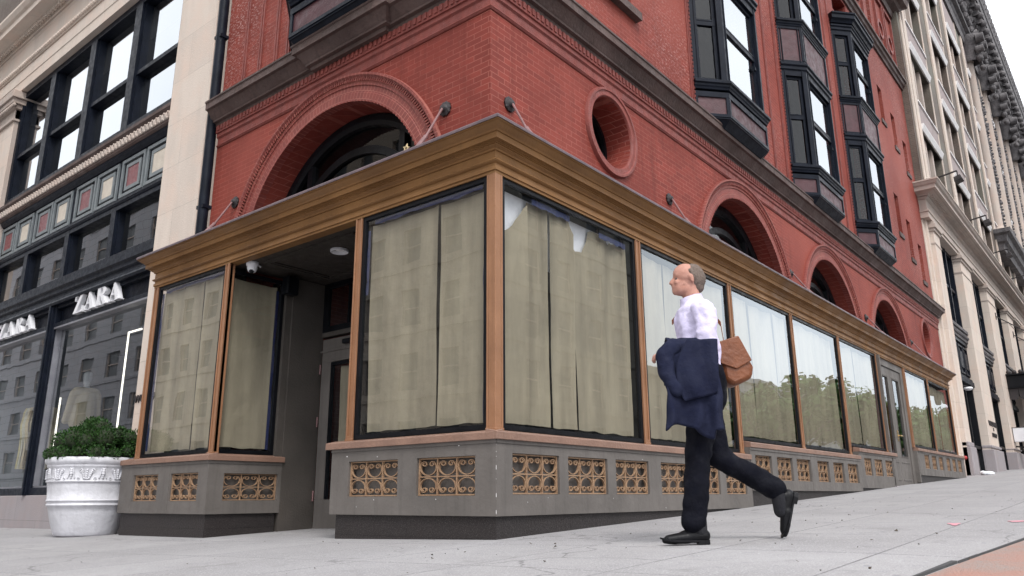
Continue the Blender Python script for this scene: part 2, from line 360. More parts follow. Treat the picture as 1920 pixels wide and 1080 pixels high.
def wall_with_holes(mb, F, outer, holes, depth):
    """flat wall face with openings and the brick reveals of every opening"""
    co = []; ed = []
    for lp in [outer] + [h for h in holes]:
        k = len(co); co += [Vector(p) for p in lp]; ed += [(k + i, k + (i + 1) % len(lp)) for i in range(len(lp))]
    v, e, f, *_ = geometry.delaunay_2d_cdt(co, ed, [], 0, 1e-5)
    keep = []
    for t in f:
        c = sum((v[i] for i in t), Vector((0, 0))) / len(t)
        if inside(c, outer) and not any(inside(c, h) for h in holes): keep.append(tuple(t))
    mb.add([F(p.x, 0, p.y) for p in v], keep)
    for h in holes:
        d = depth
        n = len(h); mb.add([F(a, o, z) for o in (0, -d) for a, z in h], [(i, (i + 1) % n, n + (i + 1) % n, n + i) for i in range(n)])
def arch_poly(c, cz, r, z0, n=40): return [(c + r, z0)] + [(c + r * math.cos(math.pi * i / n), cz + r * math.sin(math.pi * i / n)) for i in range(n + 1)] + [(c - r, z0)]
def circ_poly(c, cz, r, n=40): return [(c + r * math.cos(2 * math.pi * i / n), cz + r * math.sin(2 * math.pi * i / n)) for i in range(n)]
def rect(a, b, z0, z1): return [(a, z0), (b, z0), (b, z1), (a, z1)]
# ------------------------------------------------------------------ ground
def sheet(name, xs, ys, dz, mat, skip=None):
    mb = MB(); nx, ny = len(xs), len(ys)
    mb.v = [(x, y, gz(x, y) + dz) for y in ys for x in xs]
    mb.f = [(j * nx + i, j * nx + i + 1, (j + 1) * nx + i + 1, (j + 1) * nx + i) for j in range(ny - 1) for i in range(nx - 1)
            if not (skip and skip((xs[i] + xs[i + 1]) / 2, (ys[j] + ys[j + 1]) / 2))]
    o = mb.build(name, M[mat] if isinstance(mat, str) else mat, recalc=False); tag(o, kind='structure'); return o
def fr(a, b, n): return [a + (b - a) * i / n for i in range(n + 1)]
XS = [-10] + fr(-9, 30, 78) + fr(32, 60, 14) + [80, 120, 200, 300]; YS = [-8] + fr(-7.5, 14, 86) + fr(15, 40, 25) + [60, 100, 200, 300]
sheet('sidewalk', XS, YS, 0, 'sidewalk')
RX = [-300, -100, -60, -40, -30, -20, -10.16] ; 
sheet('road', [-300, -100, -60, -40, -30, -20, -10, -5, 0, 5, 10, 20, 40, 60, 100, 200, 300], [-300, -100, -60, -40, -30, -20, -10, -5, 0, 5, 10, 20, 40, 100, 300], -.14, 'asphalt')
kb = MB()
for path in ([(x, -8.0) for x in fr(300, -9.6, 60)] + [(-9.9, -7.9), (-10.0, -7.6)] + [(-10.0, y) for y in fr(-7, 300, 60)],):
    P = [Vector(p) for p in path]
    for a, b in zip(P, P[1:]):
        d = (b - a).normalized(); n_ = Vector((-d.y, d.x)) * -1 if False else Vector((d.y, -d.x))
        q = [a, b, b - n_ * .16, a - n_ * .16]
        kb.add([(p.x, p.y, gz(p.x, p.y) + dz) for dz in (-.4, .004) for p in q], [(0, 1, 2, 3), (4, 5, 6, 7), (0, 1, 5, 4), (1, 2, 6, 5), (2, 3, 7, 6), (3, 0, 4, 7)])
tag(kb.build('kerb', M['kerb']), kind='structure')
# tinted paving patch with a lifted dark rim
def M_patch():
    m, t, b = nodes('salmon_paving'); P = pos(t)
    c = mixc(t, noise_fac(t, P, 60, 3, .6, .4, .62), (.32, .20, .165), (.27, .235, .215))
    s = N(t, 'ShaderNodeSeparateXYZ'); t.links.new(P, s.inputs[0])
    c = mixc(t, noise_fac(t, P, 1.8, 3, .6, .45, .62), c, (.36, .19, .15))
    c = mixc(t, noise_fac(t, P, 150, 2, .5, .6, .68), c, (.25, .2, .19))
    t.links.new(c, b.inputs['Base Color']); b.inputs['Roughness'].default_value = .8; bump(t, b, noise_fac(t, P, 90, 3), .004); return m
mb = MB(); q = [(-.27, -3.40), (4.5, -4.0), (4.5, -7.4), (-1.30, -7.4), (-1.24, -3.36)]
mb.add([(x, y, gz(x, y) + .006) for x, y in ((-1.24, -3.36), (-.27, -3.43), (.8, -3.52), (.8, -5), (-1.3, -5))], [(0, 1, 2, 3, 4)])
tag(mb.build('tinted_paving', M_patch()), kind='structure')
mb = MB()
for a, b, w in (((-1.27, -3.34), (-.62, -3.385), .028), ((-.62, -3.39), (-.27, -3.42), .01), ((-.27, -3.42), (.8, -3.51), .014)):
    a = Vector(a); b = Vector(b); d = (b - a).normalized(); n_ = Vector((-d.y, d.x)) * w
    q = [a, b, b + n_, a + n_ * .4]
    mb.add([(p.x, p.y, gz(p.x, p.y) + dz) for dz in (-.02, .012) for p in q], [(0, 1, 2, 3), (4, 5, 6, 7), (0, 1, 5, 4), (1, 2, 6, 5), (2, 3, 7, 6), (3, 0, 4, 7)])
tag(mb.build('paving_rim', M['asphalt']), kind='structure')
# pink utility paint marks, flat on the slabs
pk = paint('pink_marking_paint', (.62, .25, .30), (.5, .3, .34), .8, scale=20)
mb = MB()
for cx, cy, a, rx_, ry in ((1.92, -2.92, .2, .13, .04), (2.37, -3.29, -.5, .12, .05)):
    pts = []
    for i in range(14):
        th = i / 14 * 2 * math.pi; k = 1 + .35 * math.sin(3 * th + cx * 9)
        x = math.cos(th) * rx_ * k; y = math.sin(th) * ry * k; X = cx + x * math.cos(a) - y * math.sin(a); Y = cy + x * math.sin(a) + y * math.cos(a)
        pts.append((X, Y, gz(X, Y) + .004))
    mb.add(pts, [tuple(range(14))])
tag(mb.build('paint_marking', pk), kind='structure')
# dead leaf and grit specks
lm = paint('dead_leaf', (.03, .025, .022), (.07, .05, .035), .8, scale=30); mb = MB()
for i in range(230):
    u_ = rnd.random() ** .7
    x, y = (rnd.uniform(-3.0, 9), rnd.uniform(-3.9, -.1)) if i < 190 else (rnd.uniform(-3, .0), rnd.uniform(-2, 8))
    r_ = rnd.uniform(.003, .011) * (1.9 if rnd.random() < .10 else 1); a = rnd.uniform(0, 6.28)
    z = gz(x, y) + .005
    mb.add([(x + math.cos(a + k * 1.257) * r_ * (1.5 if k == 0 else .8), y + math.sin(a + k * 1.257) * r_ * .8, z + (.010 * rnd.random() * r_ / .01 if k % 2 else 0)) for k in range(5)], [(0, 1, 2, 3, 4)])
tag(mb.build('leaf_litter', lm, recalc=False), 'scattered dark leaf bits and grit on the pale pavement', 'litter', kind='stuff')

# ================================================================== STOREFRONT (bronze painted shopfront wrapped round the corner)
SF = thing('storefront', 'bronze and grey wraparound corner storefront with papered windows and scrollwork grilles', 'storefront', (0, 0, 0))
FR0, FL0 = FRM(0), FLM(0)
path = [(.46, 6.36), (.05, 6.36), (.05, .05), (19.85, .05), (19.85, .46)]
prof = [(-.12, 3.2), (0, 3.2), (0, 3.225), (.012, 3.23), (.012, 3.265), (0, 3.27), (0, 3.30), (.022, 3.31), (.03, 3.322), (.022, 3.335), (.004, 3.342), (.004, 3.415), (.018, 3.42), (.022, 3.435),
        (.05, 3.452), (.05, 3.462), (.062, 3.464), (.062, 3.472), (.078, 3.474), (.078, 3.482), (.108, 3.484), (.108, 3.540), (.120, 3.545), (.124, 3.556), (.135, 3.566), (.155, 3.578), (.175, 3.596), (.184, 3.604), (.196, 3.607), (.196, 3.632), (-.12, 3.634)]
mb = MB(); mb.sweep(path, prof); mb.build('cornice', M['bronze'], SF, smooth=38)
mb = MB(); mb.sweep(path, [(-.46, 3.74), (.196, 3.655), (.206, 3.640), (.206, 3.618), (.199, 3.618), (.199, 3.635), (-.46, 3.70)]); mb.build('flashing', M['flash'], SF)

def base_section(F, a, b, zb, zt, grilles, zg0, zg1, ends=(1, 1)):
    """grey painted panel with recessed vent openings on a granite plinth"""
    mb = MB(); holes = [rect(g0, g1, zg0, zg1) for g0, g1 in grilles]
    wall_with_holes(mb, F, rect(a, b, zb, zt), holes, .085)
    mb.add([F(s, o, z) for s in (a, b) for o, z in ((0, zb), (-.1, zb), (-.1, zt), (0, zt))], [f for f, k in (((0, 1, 2, 3), ends[0]), ((4, 5, 6, 7), ends[1]), ((0, 1, 5, 4), 1), ((2, 3, 7, 6), 1)) if k])
    mb.box(F, a + .01, b - .01, -.105, -.086, zg0 - .05, zg1 + .05)
    # moulded lip under the sill and thin proud stiles between the openings
    mb.box(F, a, b, .0005, .010, zt - .035, zt - .002)
    ed = [a] + [x for g in grilles for x in g] + [b]
    for i in range(0, len(ed), 2):
        x0, x1 = ed[i], ed[i + 1]
        if x1 - x0 > .30: mb.box(F, x0 + .02 if i else x0 + .0, x1 - .02 if i + 2 < len(ed) else x1, .0005, .0035, zb + .002, zt - .037)
    mb.build('base_panel', M['panel'], SF, bevel=.003)
def sill(F, a, b, zs, o1=.032, ret=None):
    mb = MB(); mb.add([F(s, o, z) for s in (a, b) for o, z in ((-.09, zs - .09), (o1, zs - .09), (o1, zs - .03), (o1 - .004, zs - .026), (-.09, zs))],
                      [(0, 1, 2, 3, 4), (5, 6, 7, 8, 9)] + [(i, (i + 1) % 5, 5 + (i + 1) % 5, 5 + i) for i in range(5)])
    mb.build('sill', M['sill'], SF, bevel=.004)
GR = [(.212, .882), (1.021, 1.688), (1.844, 2.499), (2.765, 3.40), (3.60, 4.24), (4.42, 5.04)]
G2 = [(5.36, 5.94), (6.14, 6.745), (6.92, 7.52), (7.84, 8.40), (8.62, 9.18), (9.40, 10.0)]
G3 = [(10.48, 10.95), (11.15, 11.70), (11.92, 12.5)]
G4 = [(15.38, 15.86), (16.13, 16.62), (16.89, 17.36), (17.78, 18.22), (18.5, 18.96), (19.2, 19.72)]
GL1 = [(.231, .928), (1.176, 1.866)]; GL2 = [(4.611, 5.251), (5.561, 6.194)]
base_section(FR0, 0, 5.2, .182, .80, GR, .352, .69, (0, 0))
base_section(FRM(-.012), 5.2, 10.15, .40, .96, G2, .54, .865)
base_section(FR0, 10.15, 12.75, .46, 1.10, G3, .688, 1.0)
base_section(FR0, 14.8, 20.1, .765, 1.30, G4, .925, 1.24)
base_section(FL0, 0, 2.13, .182, .80, GL1, .345, .672, (0, 1))
base_section(FL0, 4.4, 6.55, .165, .775, GL2, .312, .64, (0, 1))
FT = lambda s, o, z: (s, 4.4 - o, z)
base_section(FT, 0, 1.0, .165, .775, [(.21, .95)], .315, .63, (0, 1))
sill(FR0, -.03, 5.2, .885); sill(FR0, 5.2, 10.2, 1.05); sill(FR0, 10.15, 12.8, 1.19); sill(FR0, 14.75, 20.15, 1.39)
sill(FL0, .0, 2.2, .8845); sill(FL0, 4.37, 6.56, .865); sill(FT, .0, 1.02, .8645)
for F, a, b, zt in ((FR0, .03, 5.2, .182), (FR0, 5.2, 10.15, .40), (FR0, 10.15, 12.72, .46), (FR0, 14.83, 20.06, .765), (FL0, .101, 2.06, .182), (FL0, 4.501, 6.5, .165), (FT, .03, .96, .165)):
    mb = MB(); mb.box(F, a, b, -.10, -.03, -.6, zt); mb.build('plinth', M['granite'], SF)

# scrollwork grille, one mesh for all openings
def grille_mesh():
    mb = MB(); I = lambda s, o, z: (s, -o, z)
    def bar(x0, x1, z0, z1, d=.012): mb.box(I, x0, x1, -d, d, z0, z1)
    t = .022
    bar(0, 1, 0, t * 1.6); bar(0, 1, 1 - t * 1.6, 1); bar(0, t, t * 1.6, 1 - t * 1.6); bar(1 - t, 1, t * 1.6, 1 - t * 1.6)
    bar(t, 1 - t, .5 - t * .7, .5 + t * .7, .011)
    for k in (1, 2): bar(k / 3 - t * .42, k / 3 + t * .42, t * 1.6, 1 - t * 1.6, .0115)
    W, H = 1 / 3, .5
    def curve():
        pts = []
        for i in range(25):
            a = math.pi / 2 + R(48) + (2 * math.pi - R(96)) * i / 24
            pts.append((math.cos(a) * .43, math.sin(a) * .43))
        # inward curl at the end, mirrored for the start
        e = Vector(pts[-1]); c = e * (1 - .15 / .43); a0 = math.atan2(e.y - c.y, e.x - c.x)
        curl = []
        for i in range(1, 15):
            f = i / 14; rr = .15 * (1 - .62 * f); a = a0 + f * 2.3 * math.pi; curl.append((c.x + math.cos(a) * rr, c.y + math.sin(a) * rr))
        start = [(-x, y) for x, y in reversed(curl)]
        return start + pts + curl
    cv = curve()
    for row in (0, 1):
        for k in range(3):
            pts = [((k + .5) * W + x * W, (row + .5) * H + (y if row else -y) * H * .98) for x, y in cv]
            n = len(pts); vs = []
            for i in range(n):
                a = Vector(pts[max(i - 1, 0)]); b = Vector(pts[min(i + 1, n - 1)]); d = (b - a).normalized(); nn = Vector((-d.y, d.x)) * .0068
                for sg, oo in ((1, .010), (-1, .010), (-1, -.010), (1, -.010)): vs.append((pts[i][0] + nn.x * sg, -oo, pts[i][1] + nn.y * sg * 1.6))
            mb.add(vs, [(i * 4 + j, i * 4 + (j + 1) % 4, (i + 1) * 4 + (j + 1) % 4, (i + 1) * 4 + j) for i in range(n - 1) for j in range(4)] + [(0, 1, 2, 3), (n * 4 - 4, n * 4 - 3, n * 4 - 2, n * 4 - 1)])
    return mb.mesh('grille', M['grille'])
gme = grille_mesh()
def grille(loc, w, h, rot):
    o = bpy.data.objects.new('grille', gme); COL.objects.link(o); o.parent = SF
    o.location = loc; o.rotation_euler = (0, 0, rot); o.scale = (w, 1.0, h)
for gs, z0, z1 in ((GR, .352, .69), (G2, .54, .865), (G3, .688, 1.0), (G4, .925, 1.24)):
    for a, b in gs: grille((a + .003, .035, z0 + .003), b - a - .006, z1 - z0 - .006, 0)
for gs, z0, z1 in ((GL1, .345, .672), (GL2, .312, .64)):
    for a, b in gs: grille((.035, b - .003, z0 + .003), b - a - .006, z1 - z0 - .006, R(-90))
grille((.213, 4.435, .318), .734, .309, 0)

# mullions: shallow channelled posts
def mullion(F, a, b, z0, z1, oc=-.05, name='mullion'):
    mb = MB(); w = b - a
    mb.box(F, a, b, oc - .08, oc - .012, z0, z1)
    e = min(.024, w * .22)
    mb.box(F, a, a + e, oc - .011, oc, z0, z1); mb.box(F, b - e, b, oc - .011, oc, z0, z1)
    mb.box(F, a + e + .001, b - e - .001, oc - .011, oc - .001, z0, z0 + .05)
    mb.box(F, a - .004, b + .004, oc - .08, oc + .006, z0 - .002, z0 + .022)
    mb.build(name, M['copper'], SF, bevel=.003)
MR = [(2.55, 2.655, .875), (5.06, 5.165, .875), (7.45, 7.55, 1.04), (9.87, 9.97, 1.04), (12.4, 12.52, 1.18), (14.72, 14.84, 1.38), (17.1, 17.2, 1.38), (19.7, 19.82, 1.38)]
for a, b, z in MR: mullion(FR0, a, b, z, 3.205)
mullion(FR0, .052, .155, .875, 3.205); mullion(FL0, .052, .155, .8755, 3.205)
mullion(FL0, 1.90, 2.0, .875, 3.205); mullion(FL0, 4.43, 4.53, .855, 3.205); mullion(FL0, 6.24, 6.35, .855, 3.205)
mb = MB(); mb.box(FT, .052, .10, -.08, -.03, .86, 3.205); mb.build('corner_post', M['copper'], SF)
# papered windows
def paper_sheet(F, a, b, z0, ztop, seed, par, name='paper_sheet', base=-.155, amp=.018, dz=.04):
    nx = max(8, int((b - a) / .035)); nz = 46; mb = MB(); sd = Vector((seed * 3.7, seed * 1.3, 0))
    for j in range(nz + 1):
        for i in range(nx + 1):
            u = i / nx; v = j / nz; s = a + (b - a) * u; zt = ztop(s) if callable(ztop) else ztop
            zb = z0 + .02 * noise.noise(Vector((s * 5, 0, seed)))
            z = zb + (zt - zb) * v
            o = base + amp * 2.6 * noise.noise(sd + Vector((s * 3.2, z * .22, 0))) + amp * .9 * noise.noise(sd + Vector((s * 7, z * .7, 3))) + amp * .15 * noise.noise(sd + Vector((s * 9, z * 5, 5)))
            o += .02 * (abs(u - .5) * 2) ** 10
            s2 = s + dz * .35 * noise.noise(sd + Vector((u * .1 + (9 if u > .5 else 0), z * 1.5, 9))) * (1 if u in (0, 1) else abs(u - .5) * 2)
            mb.v.append(F(s2, min(o, -.105), z))
    mb.f = [(j * (nx + 1) + i, j * (nx + 1) + i + 1, (j + 1) * (nx + 1) + i + 1, (j + 1) * (nx + 1) + i) for j in range(nz) for i in range(nx)]
    o = mb.build(name, M['paper'], par, recalc=False, smooth=60); return o
def papered_window(F, a, b, z0, z1, seams, seed, top=None, tape=(), film=None, base=-.155):
    mb = MB(); w = .045
    mb.box(F, a, b, -.10, -.066, z0, z0 + w); mb.box(F, a, b, -.10, -.066, z1 - w, z1)
    mb.box(F, a, a + w, -.10, -.0665, z0 + w, z1 - w); mb.box(F, b - w, b, -.10, -.0665, z0 + w, z1 - w)
    wf = mb.build('window_frame', M['black'], SF)
    mb = MB(); mb.add([F(s, -.088, z) for s, z in ((a + w * .5, z0 + w * .5), (b - w * .5, z0 + w * .5), (b - w * .5, z1 - w * .5), (a + w * .5, z1 - w * .5))], [(0, 1, 2, 3)])
    mb.build('pane', M['glass'], wf, recalc=False)
    cuts = [a + w + .035] + list(seams) + [b - w - .03]
    for i, (c0, c1) in enumerate(zip(cuts, cuts[1:])):
        paper_sheet(F, c0 + .006, c1 - (.003 if i < len(cuts) - 2 else 0), z0 + w + .03, top if top else (z1 - w - .045), seed + i * 5, wf, base=base - .012 * (i % 2))
    for t0, t1, q0, q1 in tape:
        mb = MB(); n = 14; vs = []
        for i in range(n + 1):
            f = i / n
            if t1 - t0 > q1 - q0: vs += [F(t0 + (t1 - t0) * f, -.1035, q0 + .03 * noise.noise(Vector((f * 7, seed, 1)))), F(t0 + (t1 - t0) * f, -.1035, q1)]
            else: vs += [F(t0, -.1035, q0 + (q1 - q0) * f), F(t1 + .02 * noise.noise(Vector((f * 7, seed, 1))), -.1035, q0 + (q1 - q0) * f)]
        mb.add(vs, [(2 * i, 2 * i + 1, 2 * i + 3, 2 * i + 2) for i in range(n)]); mb.build('tape', M['tape'], wf, recalc=False)
    if film:
        mb = MB(); mb.add([F(s, -.2, z) for s, z in film], [tuple(range(len(film)))]); mb.build('torn_film', M['film'], wf, recalc=False)
    return wf
def torn(s):
    z = 3.12 + .02 * noise.noise(Vector((s * 9, 0, 0)))
    if s < .66: z = 2.74 + max(0, s - .36) * 1.25 + .035 * noise.noise(Vector((s * 13, 2, 0)))
    if 1.32 < s < 1.74: z = 3.12 - .30 * math.sin((s - 1.32) / .42 * math.pi) ** .7 + .04 * noise.noise(Vector((s * 23, 4, 0)))
    if 2.1 < s: z = 3.08 + .05 * noise.noise(Vector((s * 17, 4, 0)))
    return z
papered_window(FR0, .157, 2.548, .885, 3.2, [.62, .98, 1.38], 3, top=torn, tape=[(.66, 1.3, 3.08, 3.14), (1.85, 2.4, 3.05, 3.11)],
               film=[(.205, 2.5), (2.4, 2.5), (2.4, 3.15), (.205, 3.15)])
def mt(s): return 3.10 + .04 * noise.noise(Vector((s * 3, 7, 0)))
papered_window(FR0, 2.657, 5.058, .885, 3.2, [3.35, 4.1], 11, top=mt)
papered_window(FR0, 5.167, 7.448, 1.055, 3.2, [5.9, 6.8], 23, top=mt)
papered_window(FR0, 7.552, 9.868, 1.055, 3.2, [8.7], 31, top=mt)
papered_window(FR0, 9.972, 12.398, 1.2, 3.2, [11.1], 37, top=mt)
papered_window(FR0, 14.842, 17.098, 1.4, 3.2, [16.0], 41, top=mt)
papered_window(FR0, 17.202, 19.698, 1.4, 3.2, [18.4], 47, top=mt)
papered_window(FL0, .157, 1.898, .885, 3.2, [.84], 53, tape=[(.2, .235, .95, 2.95), (.25, 1.75, 3.105, 3.15), (1.81, 1.85, 2.35, 3.05)])
papered_window(FL0, 4.532, 6.238, .865, 3.2, [5.15], 61, tape=[(6.13, 6.19, .95, 3.1), (4.6, 6.1, 3.10, 3.15)])
papered_window(FT, .102, .90, .865, 3.14, [], 71, tape=[(.80, .84, .93, 3.0)])
# dark space behind the paper, ceiling of the shop front
mb = MB(); mb.box(FR0, .42, 12.45, -.46, -.44, -.4, 3.6); mb.box(FR0, 14.8, 19.83, -.46, -.44, -.4, 3.6)
mb.box(FL0, .45, 1.99, -.46, -.44, -.4, 3.6); mb.box(FL0, 4.7, 6.34, -.46, -.44, -.4, 3.6)
mb.box(FL0, 1.95, 1.985, -1.5, -.09, -.4, 3.2); mb.build('interior_partition', M['dark'], SF)
# entrance recess on the left street
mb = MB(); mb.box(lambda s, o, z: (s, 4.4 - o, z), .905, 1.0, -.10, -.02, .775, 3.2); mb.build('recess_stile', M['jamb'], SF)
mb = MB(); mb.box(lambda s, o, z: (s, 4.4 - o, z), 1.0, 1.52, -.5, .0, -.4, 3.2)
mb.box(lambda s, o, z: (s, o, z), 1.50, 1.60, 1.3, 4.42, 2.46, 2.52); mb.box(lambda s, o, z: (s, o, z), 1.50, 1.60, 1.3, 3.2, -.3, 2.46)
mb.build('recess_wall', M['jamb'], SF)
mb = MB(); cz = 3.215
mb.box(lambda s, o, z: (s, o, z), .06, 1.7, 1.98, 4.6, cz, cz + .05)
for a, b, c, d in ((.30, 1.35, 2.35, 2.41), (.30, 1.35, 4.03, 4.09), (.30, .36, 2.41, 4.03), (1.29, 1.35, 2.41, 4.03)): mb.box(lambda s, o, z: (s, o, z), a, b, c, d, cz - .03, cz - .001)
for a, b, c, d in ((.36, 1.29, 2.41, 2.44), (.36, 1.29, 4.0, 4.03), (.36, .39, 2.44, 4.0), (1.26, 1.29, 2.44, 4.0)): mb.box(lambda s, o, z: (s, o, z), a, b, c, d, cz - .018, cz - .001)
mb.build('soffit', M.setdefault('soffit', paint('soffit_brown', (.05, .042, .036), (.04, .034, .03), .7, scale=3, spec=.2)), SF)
# entrance door with hinges, closer, papered light, and transom
D = lambda s, o, z: (1.5 - o, s, z)
mb = MB(); z0, z1 = -.06, 2.42
mb.box(D, 3.2, 4.37, -.06, .0, z0, z0 + .38); mb.box(D, 3.2, 4.37, -.06, .0, 2.10, z1); mb.box(D, 4.17, 4.37, -.06, -.0005, z0 + .38, 2.10); mb.box(D, 3.2, 3.36, -.06, -.0005, z0 + .38, 2.10)
mb.box(D, 3.2, 4.4, .001, .012, 2.24, 2.27)
dr = mb.build('door', M['panel'], SF, bevel=.004)
mb = MB(); mb.add([D(s, -.03, z) for s, z in ((3.34, .3), (4.19, .3), (4.19, 2.12), (3.34, 2.12))], [(0, 1, 2, 3)]); mb.build('pane', M['glass'], dr, recalc=False)
mb = MB(); mb.box(D, 4.13, 4.169, -.035, .004, .33, 2.09); mb.box(D, 3.361, 3.4, -.035, .004, .33, 2.09); mb.box(D, 3.4, 4.13, -.035, .004, 2.05, 2.09); mb.build('glazing_bead', M['black'], dr)
paper_sheet(lambda s, o, z: (1.5 - o + .08 - .16, s, z), 3.38, 4.04, .36, 2.04, 91, dr, base=-.16)
for z in (.30, 1.25, 1.95): mb = MB(); mb.tube([D(4.385, .012, z), D(4.385, .012, z + .13)], .011); mb.build('hinge', M['rod'], dr)
mb = MB(); mb.box(D, 3.55, 3.9, .001, .06, 2.31, 2.37); mb.build('door_closer', M['black'], dr, bevel=.01)
mb = MB(); mb.box(D, 3.2, 4.4, -.05, -.0, 2.522, 2.60); mb.box(D, 4.30, 4.4, -.05, -.001, 2.60, 3.21); mb.box(D, 3.2, 4.30, -.05, -.001, 3.14, 3.21); mb.box(D, 3.86, 3.89, -.05, -.01, 2.60, 3.14)
tr = mb.build('transom', M['black'], SF)
mb = MB(); mb.add([D(s, -.03, z) for s, z in ((3.2, 2.6), (4.3, 2.6), (4.3, 3.14), (3.2, 3.14))], [(0, 1, 2, 3)]); mb.build('pane', M['glass'], tr, recalc=False)
mb = MB(); mb.box(D, 3.0, 4.5, -1.6, -1.5, -.3, 3.4); mb.box(D, 3.0, 4.5, -1.5, -.2, -.2, -.1); mb.build('lobby_wall', M['dark'], SF)
# side street door: pair of narrow leaves with brass lever
mb = MB(); zb = .50
mb.box(FR0, 12.53, 14.71, -.12, -.085, 3.05, 3.2); mb.box(FR0, 12.53, 12.66, -.12, -.085, zb, 3.05); mb.box(FR0, 14.5, 14.71, -.12, -.085, zb, 3.05)
mb.box(FR0, 12.47, 12.53, -.12, .0, .46, 3.2); mb.box(FR0, 14.715, 14.80, -.12, -.0, .60, 1.3)
mb.build('door_frame', M['panel'], SF, bevel=.004)
for a, b in ((12.665, 13.57), (13.58, 14.495)):
    mb = MB(); st = .17
    mb.box(FR0, a, b, -.16, -.11, zb + .02, zb + .62); mb.box(FR0, a, b, -.16, -.11, 2.86, 3.045)
    mb.box(FR0, a, a + st, -.16, -.1105, zb + .62, 2.86); mb.box(FR0, b - st, b, -.16, -.1105, zb + .62, 2.86)
    mb.box(FR0, a + .12, b - .12, -.109, -.1, zb + .13, zb + .16); mb.box(FR0, a + .12, b - .12, -.109, -.1, zb + .5, zb + .53)
    d2 = mb.build('door', M['panel'], SF, bevel=.004)
    mb = MB(); mb.box(FR0, a + st, a + st + .03, -.14, -.105, zb + .62, 2.86); mb.box(FR0, b - st - .03, b - st, -.14, -.105, zb + .62, 2.86)
    mb.box(FR0, a + st + .03, b - st - .03, -.14, -.105, 2.83, 2.86); mb.box(FR0, a + st + .03, b - st - .03, -.14, -.105, zb + .62, zb + .65); mb.build('glazing_bead', M['jamb'], d2)
    mb = MB(); mb.add([FR0(s, -.135, z) for s, z in ((a + st, zb + .6), (b - st, zb + .6), (b - st, 2.88), (a + st, 2.88))], [(0, 1, 2, 3)]); mb.build('pane', M['glass'], d2, recalc=False)
    if a > 13:
        mb = MB(); mb.tube([FR0(a + .08, -.11, 1.58), FR0(a + .08, -.05, 1.58), FR0(a + .1, -.045, 1.58), FR0(a + .24, -.05, 1.575)], .014); mb.box(FR0, a + .05, a + .11, -.109, -.098, 1.46, 1.70); mb.build('handle', M['brass'], d2)
mb = MB(); mb.box(FR0, 12.5, 14.9, -1.6, -1.5, .3, 3.4); mb.build('lobby_wall', M['dark'], SF)
mb = MB(); mb.box(FR0, 12.45, 14.85, -.5, .03, .2, zb + .012); mb.build('threshold', M['ggranite'], SF)
# tie rods up to the brick wall
def rod(p, q, lab=None):
    mb = MB(); p = Vector(p); q = Vector(q); d = q - p
    n_ = Vector((-1, 0, 0)) if abs(p.x - .5) < 1e-3 and p.y > .6 else Vector((0, -1, 0))
    mb.tube([p + n_ * .05, p + d * .68], .013); mb.tube([p + d * .68, p + d * .7, p + d * .72, q], [.013, .026, .022, .03])
    o = mb.build('tie_rod', M['rod'], SF, smooth=40)
    mb = MB(); k = 20
    e1 = Vector((0, 0, 1)); e2 = n_.cross(e1)
    ring = lambda r, off, w: [p + n_ * off + (e1 * math.cos(2 * math.pi * i / k) + e2 * math.sin(2 * math.pi * i / k)) * r * (1 + w * (i % 2)) for i in range(k)]
    for (r0, o0, w0), (r1, o1, w1) in (((.075, 0, .12), (.08, .02, .12)), ((.08, .02, .12), (.05, .035, 0)), ((.05, .035, 0), (.035, .06, 0)), ((.035, .06, 0), (.001, .075, 0))):
        mb.add(ring(r0, o0, w0) + ring(r1, o1, w1), [(i, (i + 1) % k, k + (i + 1) % k, k + i) for i in range(k)])
    mb.build('wall_plate', M['iron'], o)
rod((.5, 1.134, 4.39), (-.02, 1.03, 3.70)); rod((.5, 5.2, 4.34), (-.02, 5.0, 3.70))
for a, b, z in ((.80, .56, 4.35), (4.33, 3.95, 4.35), (9.0, 8.7, 4.3), (13.8, 13.5, 4.3), (18.07, 17.8, 4.35)): rod((a, .5, z), (b, -.02, 3.70))

# worn white chips down the corner arris and a few drips
mb = MB(); z = .2; rc = random.Random(5)
while z < .78:
    h = rc.uniform(.004, .02) if z > .6 or rc.random() < .5 else rc.uniform(.03, .09)
    ox = .0 if z < .8 else .05
    if not (.79 < z < .90): mb.box(lambda s, o, zz: (s, o, zz), ox - .0012, ox + .0015, ox - .0012, ox + .0015, z, z + h * .4)
    z += h + rc.uniform(.012, .07)
for i in range(12):
    s, zz = rc.uniform(.1, 4.8), rc.uniform(.2, .34) if rc.random() < .6 else rc.uniform(.70, .76); mb.box(FR0 if i % 2 else FL0, s if i % 2 else s * .4, (s if i % 2 else s * .4) + rc.uniform(.003, .012), .0036, .0046, zz, zz + rc.uniform(.003, .014))
mb.build('paint_chips', M['whitestone'], SF)
# small things on the storefront
st = thing('star_ornament', 'small pale gold five pointed star standing on the storefront roof edge', 'ornament', (-.08, 1.11, 3.66))
mb = MB(); pts = []
for i in range(10):
    a = math.pi / 2 + i * math.pi / 5 + .25; r_ = .052 if i % 2 == 0 else .024; pts.append((1.11 + math.cos(a) * r_, 3.712 + math.sin(a) * r_))
inn = [(1.11 + (y - 1.11) * .45, 3.712 + (z - 3.712) * .45) for y, z in pts]
for o0, o1 in ((.075, .085),):
    vs = [(-o, y, z) for o in (o0, o1) for y, z in pts + inn]; n = 20
    fs = []
    for k in (0, n): fs += [(k + i, k + (i + 1) % 10, k + 10 + (i + 1) % 10, k + 10 + i) for i in range(10)]
    fs += [(i, (i + 1) % 10, n + (i + 1) % 10, n + i) for i in range(10)] + [(10 + i, 10 + (i + 1) % 10, n + 10 + (i + 1) % 10, n + 10 + i) for i in range(10)]
    mb.add(vs, fs)
mb.build('star', paint('pale_gold', (.75, .62, .38), (.65, .52, .3), .4, .3), st)
